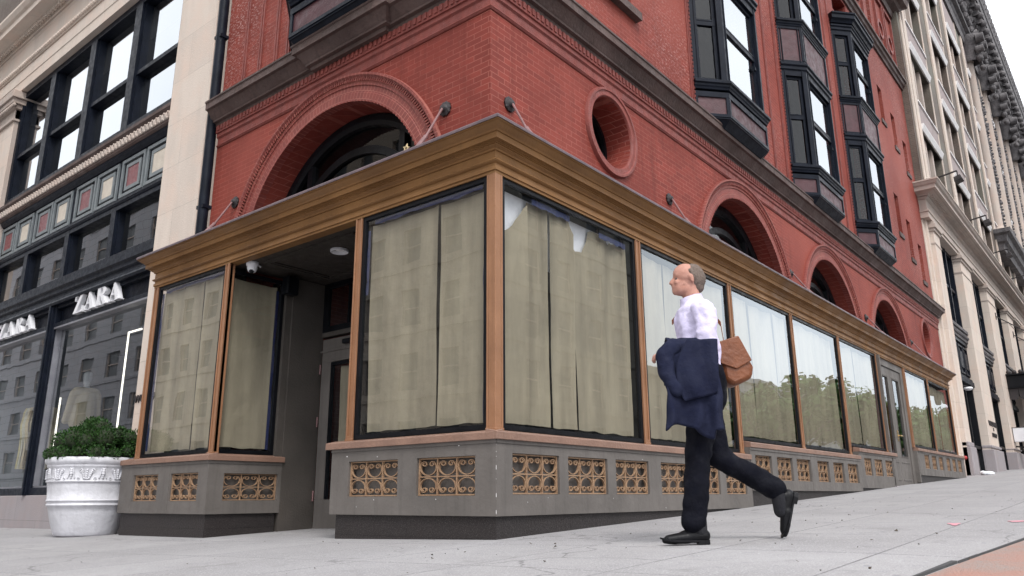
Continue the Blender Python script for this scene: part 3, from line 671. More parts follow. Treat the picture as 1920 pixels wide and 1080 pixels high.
mb = MB(); mb.tube([(-.08, 1.105, 3.645), (-.08, 1.105, 3.675)], .004); mb.build('stem', M['brass'], st)
sc_ = thing('security_camera', 'white dome security camera under the entrance soffit beside the copper post', 'camera', (.25, 4.24, 3.2))
mb = MB(); mb.lathe((.25, 4.24, 0), [(.001, 3.214), (.075, 3.214), (.078, 3.2), (.078, 3.175), (.066, 3.165), (.062, 3.13), (.05, 3.10), (.035, 3.085), (.001, 3.078)], 24); mb.build('housing', M['white'], sc_, smooth=50)
mb = MB(); mb.ball((.235, 4.225, 3.10), .035); mb.build('lens', M['black'], sc_, smooth=60)
mb = MB(); mb.tube([(.31, 4.24, 3.2), (.38, 4.26, 3.19), (.41, 4.3, 3.212)], .012); mb.build('cable', M['white'], sc_)
dl = thing('ceiling_light', 'round recessed downlight in the dark entrance soffit', 'light', (.63, 3.0, 3.2))
mb = MB(); mb.lathe((.63, 3.0, 0), [(.001, 3.225), (.06, 3.222), (.085, 3.19), (.105, 3.185), (.11, 3.195), (.11, 3.214)], 28); mb.build('trim_ring', M['white'], dl, smooth=50)
mb = MB(); mb.lathe((.63, 3.0, 0), [(.001, 3.212), (.055, 3.212)], 20); mb.build('lamp', M['whitestone'], dl)
ls = thing('wall_speaker', 'small black loudspeaker high in the dark corner of the entrance recess', 'speaker', (.86, 4.3, 3.0))
mb = MB(); mb.box(lambda s, o, z: (s, 4.4 - o, z), .78, .96, .03, .17, 2.92, 3.17); mb.build('cabinet', M['black'], ls, bevel=.02)
mb = MB(); mb.tube([(.87, 4.38, 3.05), (.87, 4.42, 3.08), (.87, 4.45, 3.1)], .012); mb.build('bracket', M['iron'], ls)
al = thing('alarm_bell', 'small red knob at the right end of the storefront sill', 'alarm', (20.2, -.02, 1.33))
mb = MB(); mb.ball((20.2, -.03, 1.33), .055); mb.build('dome', paint('red_enamel', (.45, .02, .02), (.35, .015, .015), .35), al, smooth=60)
mb = MB(); mb.tube([(20.2, .05, 1.33), (20.2, -.01, 1.33)], .035, 12); mb.build('back_plate', M['iron'], al)
# ================================================================== BRICK BUILDING
BB = thing('brick_building', 'red painted brick corner building with arches, round windows and dark bay windows', 'building', (.5, .5, 0))
WP = .5; FRB, FLB = FRM(WP), FLM(WP)
XE = 22.15
AR = [(7.05, 3.43, 1.69), (11.5, 3.43, 1.69), (16.0, 3.43, 1.69)]; AL = (3.15, 3.36, 1.735)
OC = [(2.86, 4.81, .47), (20.2, 4.80, .47)]
BAYS = [5.87, 10.12, 14.38]; BW = 1.57; CT = .43; BP = .38      # front corner, front width, canted run, projection
BL = (2.0, 3.62)
SL = [(18.5, 11.25, 12.4), (19.83, 10.85, 12.0), (21.05, 10.38, 11.5), (18.67, 7.7, 8.93), (19.83, 7.2, 8.43), (21.03, 6.75, 7.95), (18.6, 14.5, 15.9), (18.5, 16.2, 16.6)]
SL = [(s + .2, a, b) for s, a, b in SL[:7]]
holes = [arch_poly(c, z, r, 3.35) for c, z, r in AR] + [circ_poly(c, z, r) for c, z, r in OC]
holes += [rect(b - CT, b + BW + CT, 6.04, 12.3) for b in BAYS] + [rect(s - .24, s + .24, a, b) for s, a, b in SL]
holes += [rect(2.15, 3.55, 6.95, 8.9), rect(2.15, 3.55, 10.2, 12.0)]
holes += [rect(b + .1, b + BW - .1, 12.9, 13.7) for b in BAYS]
mb = MB(); wall_with_holes(mb, FRB, rect(.5, XE, 3.25, 17.0), holes, .42)
mb.add([(20.0, .5, -.5), (XE, .5, -.5), (XE, .5, 3.25), (20.0, .5, 3.25)], [(0, 1, 2, 3)])
mb.add([(XE, y, z) for z in (-.5, 17) for y in (.5, 6)], [(0, 1, 3, 2)])
mb.build('wall', M['red'], BB, recalc=False)
mb = MB(); wall_with_holes(mb, FLB, rect(.5, 5.86, 3.25, 17.0), [arch_poly(*AL, 3.35), rect(BL[0] - CT, BL[1] + CT, 6.04, 12.3)], .45)
mb.add([(x, 5.86, z) for z in (-.5, 17) for x in (.5, 6)], [(0, 1, 3, 2)])
mb.build('wall', M['red'], BB, recalc=False)
mb = MB(); mb.slab([(.6, .6), (XE - .1, .6), (XE - .1, 5.8), (.6, 5.8)], 16.9, 16.95); mb.build('roof', M['dark'], BB)
# dark rooms behind the openings
mb = MB(); mb.box(FRB, .95, XE - .1, -1.25, -1.2, 3.7, 16.8); mb.box(FLB, 1.75, 5.8, -1.25, -1.2, 3.7, 16.8); mb.build('room_lining', M['dark'], BB)
# stone string course with jogs round the bays and the dark brick corbel under it
def jog(a, b, base, d, along_x):
    return [(a, base), (a, base - d), (b, base - d), (b, base)] if along_x else [(base, b), (base - d, b), (base - d, a), (base, a)]
path = [(WP, 5.88)] + [(WP, 3.42), (WP - .07, 3.42), (WP - .07, 2.08), (WP, 2.08)] + [(WP, WP)]
path += [(XE, WP), (XE, WP + .4)]
mb = MB(); mb.sweep(path, [(-.35, 5.69), (.05, 5.69), (.06, 5.735), (.105, 5.745), (.105, 5.775), (.13, 5.80), (.15, 5.84), (.185, 5.88), (.195, 5.895), (.235, 5.905), (.235, 6.0), (.25, 6.01), (.25, 6.035), (-.35, 6.09)])
mb.build('string_course', M['brownstone'], BB, smooth=35)
p2 = [(WP, 5.84), (WP, WP), (XE, WP), (XE, WP + .4)]
mb = MB(); mb.sweep(p2, [(-.05, 5.36), (.012, 5.36), (.03, 5.385), (.012, 5.41), (.012, 5.50), (.035, 5.52), (.035, 5.575), (.055, 5.58), (.055, 5.69), (-.05, 5.69)])
x = .56
while x < XE: mb.box(FRB, x, x + .045, .0561, .068, 5.61, 5.688); x += .085
y = .56
while y < 5.8: mb.box(FLB, y, y + .045, .0561, .068, 5.61, 5.688); y += .085
mb.build('brick_corbel', M['redsmooth'], BB)
# archivolts: bricks laid radially round each centre
def radial_brick(F, c, cz):
    m, t, b = nodes('radial_arch_brick'); P = pos(t); ct = F(c, 0, cz)
    v = N(t, 'ShaderNodeVectorMath', operation='SUBTRACT'); t.links.new(P, v.inputs[0]); v.inputs[1].default_value = ct
    s = N(t, 'ShaderNodeSeparateXYZ'); t.links.new(v.outputs[0], s.inputs[0])
    al = s.outputs[0] if abs(F(1, 0, 0)[0] - F(0, 0, 0)[0]) > .5 else s.outputs[1]
    at = N(t, 'ShaderNodeMath', operation='ARCTAN2'); t.links.new(s.outputs[2], at.inputs[0]); t.links.new(al, at.inputs[1])
    k = N(t, 'ShaderNodeMath', operation='MULTIPLY'); t.links.new(at.outputs[0], k.inputs[0]); k.inputs[1].default_value = 1.9
    r2 = N(t, 'ShaderNodeCombineXYZ'); t.links.new(al, r2.inputs[0]); t.links.new(s.outputs[2], r2.inputs[1])
    ln = N(t, 'ShaderNodeVectorMath', operation='LENGTH'); t.links.new(r2.outputs[0], ln.inputs[0])
    co = N(t, 'ShaderNodeCombineXYZ'); t.links.new(k.outputs[0], co.inputs[0]); t.links.new(ln.outputs['Value'], co.inputs[1])
    bt = N(t, 'ShaderNodeTexBrick', offset=.5); t.links.new(co.outputs[0], bt.inputs['Vector']); bt.inputs['Scale'].default_value = 1
    bt.inputs['Brick Width'].default_value = .066; bt.inputs['Row Height'].default_value = .11; bt.inputs['Mortar Size'].default_value = .0045
    for n_, q in (('Color1', (.24, .052, .039)), ('Color2', (.18, .039, .030)), ('Mortar', (.36, .13, .10))): bt.inputs[n_].default_value = (*q, 1)
    c_ = mixc(t, noise_fac(t, P, 2.5, 5, .6, .4, .8), bt.outputs['Color'], (.17, .03, .024))
    t.links.new(c_, b.inputs['Base Color']); b.inputs['Roughness'].default_value = .65
    iv = N(t, 'ShaderNodeMath', operation='SUBTRACT'); iv.inputs[0].default_value = 1; t.links.new(bt.outputs['Fac'], iv.inputs[1]); bump(t, b, iv.outputs[0], .004, .8)
    return m
def archivolt(F, c, cz, r, w, depth):
    mb = MB()
    mb.arc(F, c, cz, [(r - .001, -.10), (r - .001, .012), (r + w * .30, .012), (r + w * .32, .004), (r + w * .55, .004), (r + w * .57, .018), (r + w * .70, .018), (r + w * .70, -.10)])
    mb.arc(F, c, cz, [(r + w * .84, -.03), (r + w * .84, .035), (r + w * .9, .058), (r + w * .98, .058), (r + w, .03), (r + w, -.03)])
    n = int(math.pi * (r + w * .77) / .042)                      # rope course, one knob each
    for i in range(n + 1):
        a = math.pi * i / n; rr = r + w * .77; ca, sa = math.cos(a), math.sin(a)
        q = []
        for dr_, dt in ((-.026, -.014), (.026, -.004), (.026, .016), (-.026, .006)):
            q.append((c + ca * (rr + dr_) - sa * dt, cz + sa * (rr + dr_) + ca * dt))
        mb.prism(F, q, .0, .04)
    n = int(math.pi * r / .07)                                   # nibs on the inner edge
    for i in range(n + 1):
        a = math.pi * i / n; ca, sa = math.cos(a), math.sin(a)
        q = [(c + ca * (r + dr_) - sa * dt, cz + sa * (r + dr_) + ca * dt) for dr_, dt in ((-.008, -.012), (.012, -.012), (.012, .012), (-.008, .012))]
        mb.prism(F, q, -.01, .018)
    n = int(math.pi * r / .075)                                  # radial joints of the arch bricks
    o = mb.build('archivolt', radial_brick(F, c, cz), BB)
    # deep dark timber arch window
    mb = MB(); d = -depth
    mb.arc(F, c, cz, [(r - .16, d - .05), (r - .16, d + .05), (r - .10, d + .07), (r - .02, d + .07), (r, d + .04), (r, d - .05)])
    for s in (-.52, .52):
        h = math.sqrt(max(0, (r - .12) ** 2 - (s * r) ** 2)); mb.box(F, c + s * r - .05, c + s * r + .05, d - .04, d + .045, 3.3, cz + h)
    mb.arc(F, c, cz, [(r * .70, d - .04), (r * .70, d + .03), (r * .76, d + .03), (r * .76, d - .04)])
    wn = mb.build('arched_window', M['black'], BB)
    mb = MB(); n = 40; mb.add([F(c + math.cos(math.pi * i / n) * (r - .08), d - .01, cz + math.sin(math.pi * i / n) * (r - .08)) for i in range(n + 1)], [tuple(range(n + 1))]); mb.build('pane', M['glass_up'], wn, recalc=False)
for c, z, r in AR: archivolt(FRB, c, z, r, .31, .40)
archivolt(FLB, *AL, .355, .43)
for c, z, r in OC:
    mb = MB(); mb.arc(FRB, c, z, [(r, -.1), (r, .012), (r + .015, .03), (r + .075, .03), (r + .085, .045), (r + .115, .045), (r + .13, .01), (r + .13, -.05)], 0, 2 * math.pi, 56, True)
    rw = mb.build('round_window', M['redsmooth'], BB, smooth=40)
    mb = MB(); mb.arc(FRB, c, z, [(r - .05, -.44), (r - .05, -.36), (r, -.36), (r, -.44)], 0, 2 * math.pi, 48, True); mb.box(FRB, c - .02, c + .02, -.43, -.38, z - r, z + r); mb.build('frame', M['black'], rw)
    mb = MB(); mb.add([FRB(c + math.cos(2 * math.pi * i / 40) * r, -.41, z + math.sin(2 * math.pi * i / 40) * r) for i in range(40)], [tuple(range(40))]); mb.build('pane', M['glass_up'], rw, recalc=False)
# slit windows with brownstone sills
for s, a, b in SL:
    mb = MB(); mb.box(FRB, s - .27, s + .27, -.05, .035, a - .13, a); sw = mb.build('slit_window', M['brownstone'], BB)
    mb = MB(); mb.box(FRB, s - .235, s + .235, -.26, -.2, a, b); mb.build('boarded_panel', M['redpanel'], sw)
for z0, z1 in ((6.95, 8.9), (10.2, 12.0)):
    mb = MB(); mb.box(FRB, 2.05, 3.68, -.06, .10, z0 - .12, z0); ws = mb.build('window', M['brownstone'], BB)
    mb = MB(); mb.box(FRB, 2.15, 2.24, -.32, -.24, z0, z1); mb.box(FRB, 3.46, 3.55, -.32, -.24, z0, z1); mb.box(FRB, 2.24, 3.46, -.32, -.24, z1 - .1, z1); mb.box(FRB, 2.24, 3.46, -.32, -.24, z0, z0 + .08); mb.box(FRB, 2.24, 3.46, -.30, -.25, (z0 + z1) / 2, (z0 + z1) / 2 + .06); mb.build('sash', M['navy'], ws)
    mb = MB(); mb.box(FRB, 2.24, 3.46, -.30, -.29, z0 + .08, z1 - .1); mb.build('pane', M['glass_sky'], ws)
# brick pilaster mouldings beside the bays
mb = MB()
for s in (5.30, 8.06, 8.78, 9.40, 12.31, 12.7, 13.25, 13.78, 16.55, 16.9):
    mb = MB()
    for d in (0, .055): mb.box(FRB, s + d, s + d + .03, .0005, .022, 6.10, 13.75)
    mb.build('pilaster_moulding', M['redsmooth'], BB)
for s in (4.16, 4.45, 4.85, 5.25, 1.44, 1.2):
    mb = MB()
    for d in (0, .055): mb.box(FLB, s + d, s + d + .03, .0005, .022, 6.10, 13.75)
    mb.build('pilaster_moulding', M['redsmooth'], BB)
mb = MB()
for b in BAYS:      # beaded edge of each bay recess
    z = 6.1
    while z < 12.3:
        for s in (b - CT - .028, b + BW + CT): mb.box(FRB, s, s + .028, .0005, .02, z, z + .045)
        z += .075
z = 6.1
while z < 12.3: mb.box(FLB, BL[1] + CT, BL[1] + CT + .028, .0005, .02, z, z + .045); z += .075
mb.build('beaded_edge', M['redsmooth'], BB)
# upper band, recessed top panels and roof cornice
mb = MB(); mb.sweep([(WP, 5.86), (WP, WP), (XE, WP), (XE, WP + .4)], [(-.1, 13.78), (.05, 13.78), (.07, 13.86), (.12, 13.9), (.14, 14.0), (.19, 14.02), (.19, 14.1), (-.1, 14.13)]); mb.build('upper_band', M['brownstone'], BB)
mb = MB(); mb.sweep([(WP, 5.86), (WP, WP), (XE, WP), (XE, WP + .4)], [(-.1, 16.6), (.06, 16.6), (.1, 16.8), (.28, 16.9), (.34, 17.0), (.5, 17.05), (.55, 17.3), (.6, 17.35), (-.1, 17.45)]); mb.build('roof_cornice', M['brownstone'], BB)
for c in (17.4, 20.05, 21.25):
    w = .45; mb = MB()
    for a, b, z0, z1 in ((c - w - .06, c + w + .06, 14.35, 14.41), (c - w - .06, c + w + .06, 16.2, 16.26), (c - w - .06, c - w, 14.41, 16.2), (c + w, c + w + .06, 14.41, 16.2)): mb.box(FRB, a, b, .0005, .07, z0, z1)
    mb.arc(FRB, c, 15.1, [(.24, 0), (.24, .05), (.34, .05), (.34, 0)], 0, 2 * math.pi, 28, True); mb.build('raised_panel', M['redsmooth'], BB)

# canted bay windows
def bay(F, c0, c1, zs, rev=False):
    """dark three sided bay; c0..c1 is the front face; zs = list of floors (sill z, head z)"""
    P = [(c0 - CT, 0), (c0, BP), (c1, BP), (c1 + CT, 0)]
    W = [F(s, o, 0)[:2] for s, o in P]
    if rev: W = W[::-1]
    mb = MB(); mold = lambda pr: mb.sweep([Vector(p) for p in W], pr, True)
    # base below the lowest sill
    mold([(-.3, 5.97), (-.13, 5.97), (-.02, 6.07), (.0, 6.075), (.0, 6.10), (-.3, 6.10)])
    for i, (zs_, zh) in enumerate(zs):
        b = zs_ - .14                                                          # projecting sill
        mold([(-.12, b - .03), (.02, b - .03), (.03, b), (.045, b + .02), (.05, b + .05), (.08, b + .065), (.08, b + .11), (.07, b + .12), (-.12, b + .16)])
        mold([(-.12, zh), (.0, zh), (.0, zh + .12), (.03, zh + .14), (.03, zh + .20), (.06, zh + .23), (.06, zh + .27), (.02, zh + .30), (-.12, zh + .30)])
        if i + 1 < len(zs):
            mold([(-.12, zh + .30), (.0, zh + .30), (.0, zh + .36), (-.12, zh + .36)])
    z0 = 6.30 - .20
    mold([(-.12, 6.10), (.012, 6.10), (.012, 6.15), (-.12, 6.15)]); mold([(-.12, 6.44), (.012, 6.44), (.012, 6.53), (-.12, 6.53)])
    zt = zs[-1][1]
    mold([(-.12, zt + .30), (.08, zt + .30), (.11, zt + .36), (.16, zt + .40), (.16, zt + .5), (.19, zt + .52), (.19, zt + .56), (-.2, zt + .62)])
    # corner posts
    for j in range(3):
        G, L = FACET(W[j], W[j + 1])
        for a, b in ((0.0, .085), (L - .085, L)):
            for zs_, zh in zs: mb.box(G, a, b, -.11, -.0005, zs_ - .05, zh + .01)
            mb.box(G, a, a + .07 if a < .01 else L, -.11, .006, 6.15, 6.44) if False else None
        for a, b in ((.0, .05), (L - .05, L)):
            mb.box(G, a, b, -.1, .010, 6.15, 6.44)
            for (s0, h0), (s1, h1) in zip(zs, zs[1:]): mb.box(G, a, b, -.1, .010, h0 + .36, s1 - .17)
        for (s0, h0), (s1, h1) in zip(zs, zs[1:]): mb.box(G, .05, L - .05, -.1, .008, s1 - .23, s1 - .17)
        mb.box(G, .085, .10, -.06, .014, zs[0][0], zs[-1][1]); mb.box(G, L - .10, L - .085, -.06, .014, zs[0][0], zs[-1][1])
    bw = mb.build('bay_window', M['navy'], BB)
    for j in range(3):
        G, L = FACET(W[j], W[j + 1])
        for q0, q1 in [(6.12, 6.5)] + [(h0 + .3, s1 - .15) for (s0, h0), (s1, h1) in zip(zs, zs[1:])]:
            mb = MB(); mb.box(G, .05, L - .05, -.06, -.012, q0, q1); mb.build('spandrel_panel', M['redpanel'], bw)
    for j in range(3):
        G, L = FACET(W[j], W[j + 1])
        for zs_, zh in zs:
            zm = zs_ + (zh - zs_) * .53
            mb = MB(); a, b = .10, L - .10; t = .055
            mb.box(G, a, b, -.09, -.045, zm - .03, zm + .045); mb.box(G, a, a + t, -.09, -.05, zs_, zh); mb.box(G, b - t, b, -.09, -.05, zs_, zh)
            mb.box(G, a + t, b - t, -.09, -.051, zh - .06, zh); mb.box(G, a + t, b - t, -.12, -.06, zs_, zs_ + .07); mb.box(G, a + t, b - t, -.075, -.04, zm + .05, zm + .075)
            if j == 1: mb.box(G, a + t - .001, a + t + .03, -.045, -.02, zm + .06, zm + .12); mb.box(G, b - t - .06, b - t, -.045, -.02, zm - .22, zm - .16)
            sh = mb.build('sash', M['navy'], bw)
            mb = MB(); mb.add([G(s, -.068, z) for s, z in ((a, zm), (b, zm), (b, zh - .03), (a, zh - .03))], [(0, 1, 2, 3)]); mb.add([G(s, -.078, z) for s, z in ((a, zs_ + .03), (b, zs_ + .03), (b, zm), (a, zm))], [(0, 1, 2, 3)])
            mb.build('pane', M['glass_sky'] if j == 1 else M['glass_up'], bw, recalc=False)
ZB = [(6.74, 8.74), (10.08, 11.85)]
for b in BAYS: bay(FRB, b, b + BW, ZB)
# on the left street the plan runs the other way round
bay(lambda s, o, z: (WP - o, s, z), BL[0], BL[1], ZB, rev=True)
# rain pipe at the left end
mb = MB(); mb.tube([(.42, 5.93, 3.3), (.42, 5.93, 8.6)], .075, 14); mb.tube([(.42, 5.93, 8.6), (.42, 5.93, 8.72)], .10, 14); mb.tube([(.42, 5.93, 8.72), (.42, 5.93, 16)], .075, 14)
for z in (4.4, 7.2): mb.box(lambda s, o, z_: (s, o, z_), .36, .5, 5.84, 6.02, z, z + .05)
dp = thing('drainpipe', 'dark rain pipe running up between the pale stone pier and red brick', 'pipe', (.42, 5.93, 3.3)); mb.build('pipe', M['navy'], dp, smooth=50)

# ================================================================== LEFT STONE BUILDING with the fashion shop
LB = thing('department_store', 'pale limestone department store with tall black framed windows left of the brick building', 'building', (.5, 11, 0))
F5 = FLM(.5)
mb = MB()
mb.box(F5, 6.28, 7.5, -.9, 0, -1, 9.62); mb.box(F5, 5.98, 6.279, -.9, -.14, -1, 9.62); mb.build('pier', M['stone'], LB, bevel=.008)       # pier and its set back strip
mb = MB(); mb.box(F5, 15.2, 17.0, -.9, 0, -1, 8.9); mb.build('pier', M['stone'], LB, bevel=.008)
mb = MB(); mb.box(F5, 5.98, 40, -.9, -.02, 9.621, 10.9); mb.box(F5, 17.001, 40, -.9, -.03, -1, 9.62); mb.build('wall', M['stone'], LB, bevel=.008)
mb = MB(); W5 = lambda pr: mb.sweep([(.5, 40), (.5, 5.98)], pr)
W5([(-.5, 9.62), (.02, 9.62), (.02, 9.86), (.035, 9.88), (.035, 10.16), (.02, 10.18), (.02, 10.2), (-.5, 10.2)])
W5([(-.5, 10.2), (.05, 10.2), (.06, 10.24), (.09, 10.3), (.10, 10.34), (-.5, 10.36)])
W5([(-.5, 10.36), (.04, 10.36), (.04, 10.82), (.07, 10.86), (-.5, 10.88)]); W5([(-.5, 10.88), (.10, 10.88), (.13, 11.02), (.30, 11.06), (.42, 11.08), (.42, 11.22), (.47, 11.26), (.52, 11.36), (.52, 11.42), (-.5, 11.5)])
y = 6.05
while y < 20:
    mb.ball(F5(y, .075, 10.27), .045, 6, 5); y += .11
y = 6.05
while y < 22:
    mb.box(F5, y, y + .07, .13, .20, 10.92, 11.03); y += .14
mb.build('entablature', M['stone'], LB)
mb = MB()                                                                        # capital of the far pier
for a, b, o, z0, z1 in ((15.14, 17.06, .05, 8.9, 8.96), (15.18, 17.02, .02, 8.961, 9.2), (15.10, 17.1, .08, 9.2, 9.3), (15.04, 17.16, .13, 9.301, 9.42), (14.98, 17.2, .17, 9.421, 9.6)): mb.box(F5, a, b, -.5, o, z0, z1)
y = 15.06
while y < 17.1: mb.ball(F5(y, .09, 9.25), .05, 6, 5); y += .1
mb.build('capital', M['stone2'], LB, bevel=.01)
mb = MB(); mb.box(F5, 5.98, 40, -.9, -.02, 11.5, 24); mb.build('upper_wall', M['tan'], LB)
mb = MB(); mb.box(F5, 18.2, 21.2, -.05, .06, 11.9, 12.05); uw = mb.build('upper_window', M['stone2'], LB)
mb = MB(); mb.box(F5, 18.5, 20.9, -.019, .0, 12.05, 14.6); mb.build('pane', M['glass_sky'], uw)
mb = MB(); mb.box(F5, 18.4, 18.5, -.019, .03, 12.05, 14.6); mb.box(F5, 20.9, 21.0, -.019, .03, 12.05, 14.6); mb.box(F5, 19.65, 19.75, -.0, .03, 12.05, 14.6); mb.build('frame', M['navy'], uw)
# window bays: openings from y 7.5 to 15.2, glazing set back
G7 = FLM(.72); YM = [7.56, 9.42, 11.36, 13.36, 15.18]
def zw(F, a, b, z0, z1, t, name, gm, rail=None, deep=.10, par=None):
    mb = MB(); mb.box(F, a, a + t, -.08, deep, z0, z1); mb.box(F, b - t, b, -.08, deep, z0, z1)
    mb.box(F, a + t, b - t, -.08, deep - .002, z1 - t, z1); mb.box(F, a + t, b - t, -.08, deep - .002, z0, z0 + t * .7)
    mb.box(F, a + t, a + t + .05, -.06, deep - .05, z0 + t * .7, z1 - t); mb.box(F, b - t - .05, b - t, -.06, deep - .05, z0 + t * .7, z1 - t)
    if rail: mb.box(F, a + t, b - t, -.06, deep - .04, rail - .05, rail + .03); mb.box(F, a + t, b - t, -.06, deep - .075, rail + .031, rail + .06)
    w = mb.build(name, M['navy'], LB)
    mb = MB(); mb.add([F(s, -.03, z) for s, z in ((a + t * .5, z0 + .02), (b - t * .5, z0 + .02), (b - t * .5, z1 - .02), (a + t * .5, z1 - .02))], [(0, 1, 2, 3)]); mb.build('pane', gm, w, recalc=False)
    return w
for a, b in zip(YM, YM[1:]):
    zw(G7, a, b, 6.80, 9.60, .13, 'sash_window', M['glass_sky'], rail=7.98, deep=.13)
    zw(G7, a, b, 4.36, 5.36, .09, 'transom_window', M['glass_zara'], deep=.10)
    # coloured spandrel: two framed tiles per window, red then cream
    m_ = (a + b) / 2
    mb = MB(); mb.box(G7, a, b, -.08, .045, 5.47, 6.27)
    sp = mb.build('spandrel', M['navy'], LB)
    gf = M.setdefault('greyframe', paint('grey_green_frame', (.17, .19, .20), (.13, .15, .16), .5, scale=6))
    mb = MB()
    for c in (m_ + .46, m_ - .46):
        for (w0, h0, w1, h1, o) in ((.43, .36, .37, .30, .075), (.27, .25, .205, .185, .065)):
            zc = 5.87
            for q in ((c - w0, c + w0, zc - h0, zc - h1), (c - w0, c + w0, zc + h1, zc + h0), (c - w0, c - w1, zc - h1, zc + h1), (c + w1, c + w0, zc - h1, zc + h1)): mb.box(G7, q[0], q[1], .0455, o, q[2], q[3])
    mb.build('tile_frame', gf, sp)
    mb = MB()
    for c in (m_ + .46, m_ - .46):                                              # small studs round the tiles
        k = -.24
        while k < .26:
            for q in ((c - .32, k * 1.0), (c + .32, k)): mb.box(G7, q[0] - .022, q[0] + .022, .0455, .057, 5.87 + q[1] - .012, 5.87 + q[1] + .012)
            for q in (5.87 - .275, 5.87 + .275): mb.box(G7, c + k - .012, c + k + .012, .0455, .057, q - .013, q + .013)
            k += .05
    mb.build('stud_border', M['black'], sp)
    for c, mt_, nm in ((m_ + .46, 'redpanel', 'red_tile'), (m_ - .46, 'whitecream', 'cream_tile')):
        if mt_ not in M: M[mt_] = paint('cream_tile', (.56, .50, .42), (.5, .44, .37), .5, scale=8)
        mb = MB(); mb.box(G7, c - .204, c + .204, .0455, .056, 5.87 - .184, 5.87 + .184); mb.build(nm, M[mt_] if mt_ != 'redpanel' else M.setdefault('redtile', paint('red_tile', (.19, .05, .055), (.15, .04, .045), .4, scale=8)), sp)
mb = MB(); W7 = lambda pr: mb.sweep([(.72, 15.2), (.72, 7.5)], pr)
W7([(-.1, 5.36), (.11, 5.36), (.13, 5.40), (.10, 5.43), (.10, 5.47), (-.1, 5.47)]); W7([(-.1, 6.27), (.07, 6.27), (.12, 6.33), (.14, 6.38), (-.1, 6.38)])
W7([(-.1, 3.98), (.12, 3.98), (.12, 4.05), (.16, 4.08), (.16, 4.15), (.20, 4.18), (.20, 4.25), (.14, 4.29), (.14, 4.36), (-.1, 4.36)])
W7([(-.1, 3.86), (.16, 3.86), (.18, 3.9), (.16, 3.94), (.16, 3.98), (-.1, 3.98)])
mb.build('dark_moulding', M['navy'], LB)
mb = MB(); W7([(-.1, 6.38), (.15, 6.38), (.18, 6.41), (.18, 6.62), (.22, 6.66), (.22, 6.72), (.1, 6.80), (-.1, 6.80)])
mb.build('carved_band', M['brownstone'], LB)
mb = MB(); y = 7.55
while y < 15.2:
    mb.ball(G7(y, .185, 6.52), .075, 7, 5, (.35, .8, 1)); mb.ball(G7(y + .065, .19, 6.47), .03, 6, 4); mb.ball(G7(y + .065, .19, 6.58), .025, 6, 4); y += .13
mb.build('carved_scroll', M['stone2'], LB, smooth=60)
# reveal cheeks and soffit of the opening
mb = MB(); mb.box(F5, 15.18, 15.2, -.6, -.005, -1, 9.62); mb.build('reveal', M['stone2'], LB)
mb = MB(); mb.box(F5, 7.5, 7.515, -.6, -.02, 4.2, 9.62); mb.build('reveal', M['stone2'], LB)
# shop windows
for a, b in ((7.56, 11.40), (11.52, 15.18)):
    mb = MB(); t = .085
    mb.box(G7, a, a + t, -.08, .10, .42, 3.86); mb.box(G7, b - t, b, -.08, .10, .42, 3.86); mb.box(G7, a + t, b - t, -.08, .098, .42, .55)
    mb.box(G7, a + t, b - t, -.08, .09, 3.44, 3.52); mb.box(G7, a + t, b - t, -.08, -.0, 3.52, 3.86); mb.box(G7, a + t, b - t, .0, .085, 3.80, 3.859)
    w = mb.build('shop_window', M['navy'], LB, bevel=.006)
    mb = MB(); mb.box(G7, a + t, a + t + .025, -.04, .06, .55, 3.44); mb.box(G7, b - t - .025, b - t, -.04, .06, .55, 3.44); mb.box(G7, a + t, b - t, -.04, .10, 3.405, 3.439); mb.box(G7, a + t, b - t, -.04, .06, .55, .58); mb.build('metal_trim', M.setdefault('steel', paint('brushed_steel', (.30, .30, .33), (.24, .24, .27), .35, .6)), w)
    mb = MB(); mb.add([G7(s, -.02, z) for s, z in ((a + t, .5), (b - t, .5), (b - t, 3.46), (a + t, 3.46))], [(0, 1, 2, 3)]); mb.build('pane', M['glass_zara'], w, recalc=False)
mb = MB(); mb.box(G7, 11.401, 11.519, -.08, .14, .42, 3.86); mb.box(G7, 11.43, 11.49, .141, .17, .42, 3.86); mb.build('mullion', M['navy'], LB, bevel=.006)
mb = MB(); mb.box(FLM(.60), 7.5, 15.2, -.6, 0, -1, .42); mb.build('base_course', M['ggranite'], LB, bevel=.01)
mb = MB(); mb.box(FLM(.47), 6.0, 7.52, -.6, 0, -1, .55); mb.build('pier_base', M['ggranite'], LB, bevel=.01)
# shop interior
shopm = paint('shop_interior_grey', (.22, .23, .24), (.18, .19, .20), .8)
mb = MB(); mb.box(lambda s, o, z: (s, o, z), .85, 4.2, 7.6, 15.1, .38, .42); mb.box(lambda s, o, z: (s, o, z), 4.0, 4.2, 7.6, 15.1, .42, 4); mb.box(lambda s, o, z: (s, o, z), .85, 4.2, 7.4, 7.55, .42, 4.1); mb.box(lambda s, o, z: (s, o, z), .85, 4.2, 15.15, 15.25, .42, 4.1); mb.box(lambda s, o, z: (s, o, z), .81, 4.2, 7.6, 15.1, 3.75, 3.85)
mb.build('shop_interior', shopm, LB)
mb = MB(); mb.box(lambda s, o, z: (s, o, z), 2.0, 2.1, 7.6, 15.3, 3.86, 12); mb.box(lambda s, o, z: (s, o, z), .84, 2.0, 15.2, 15.3, 3.86, 12); mb.box(lambda s, o, z: (s, o, z), .84, 2.0, 7.4, 7.5, 3.86, 12); mb.build('upper_room_lining', M['dark'], LB)
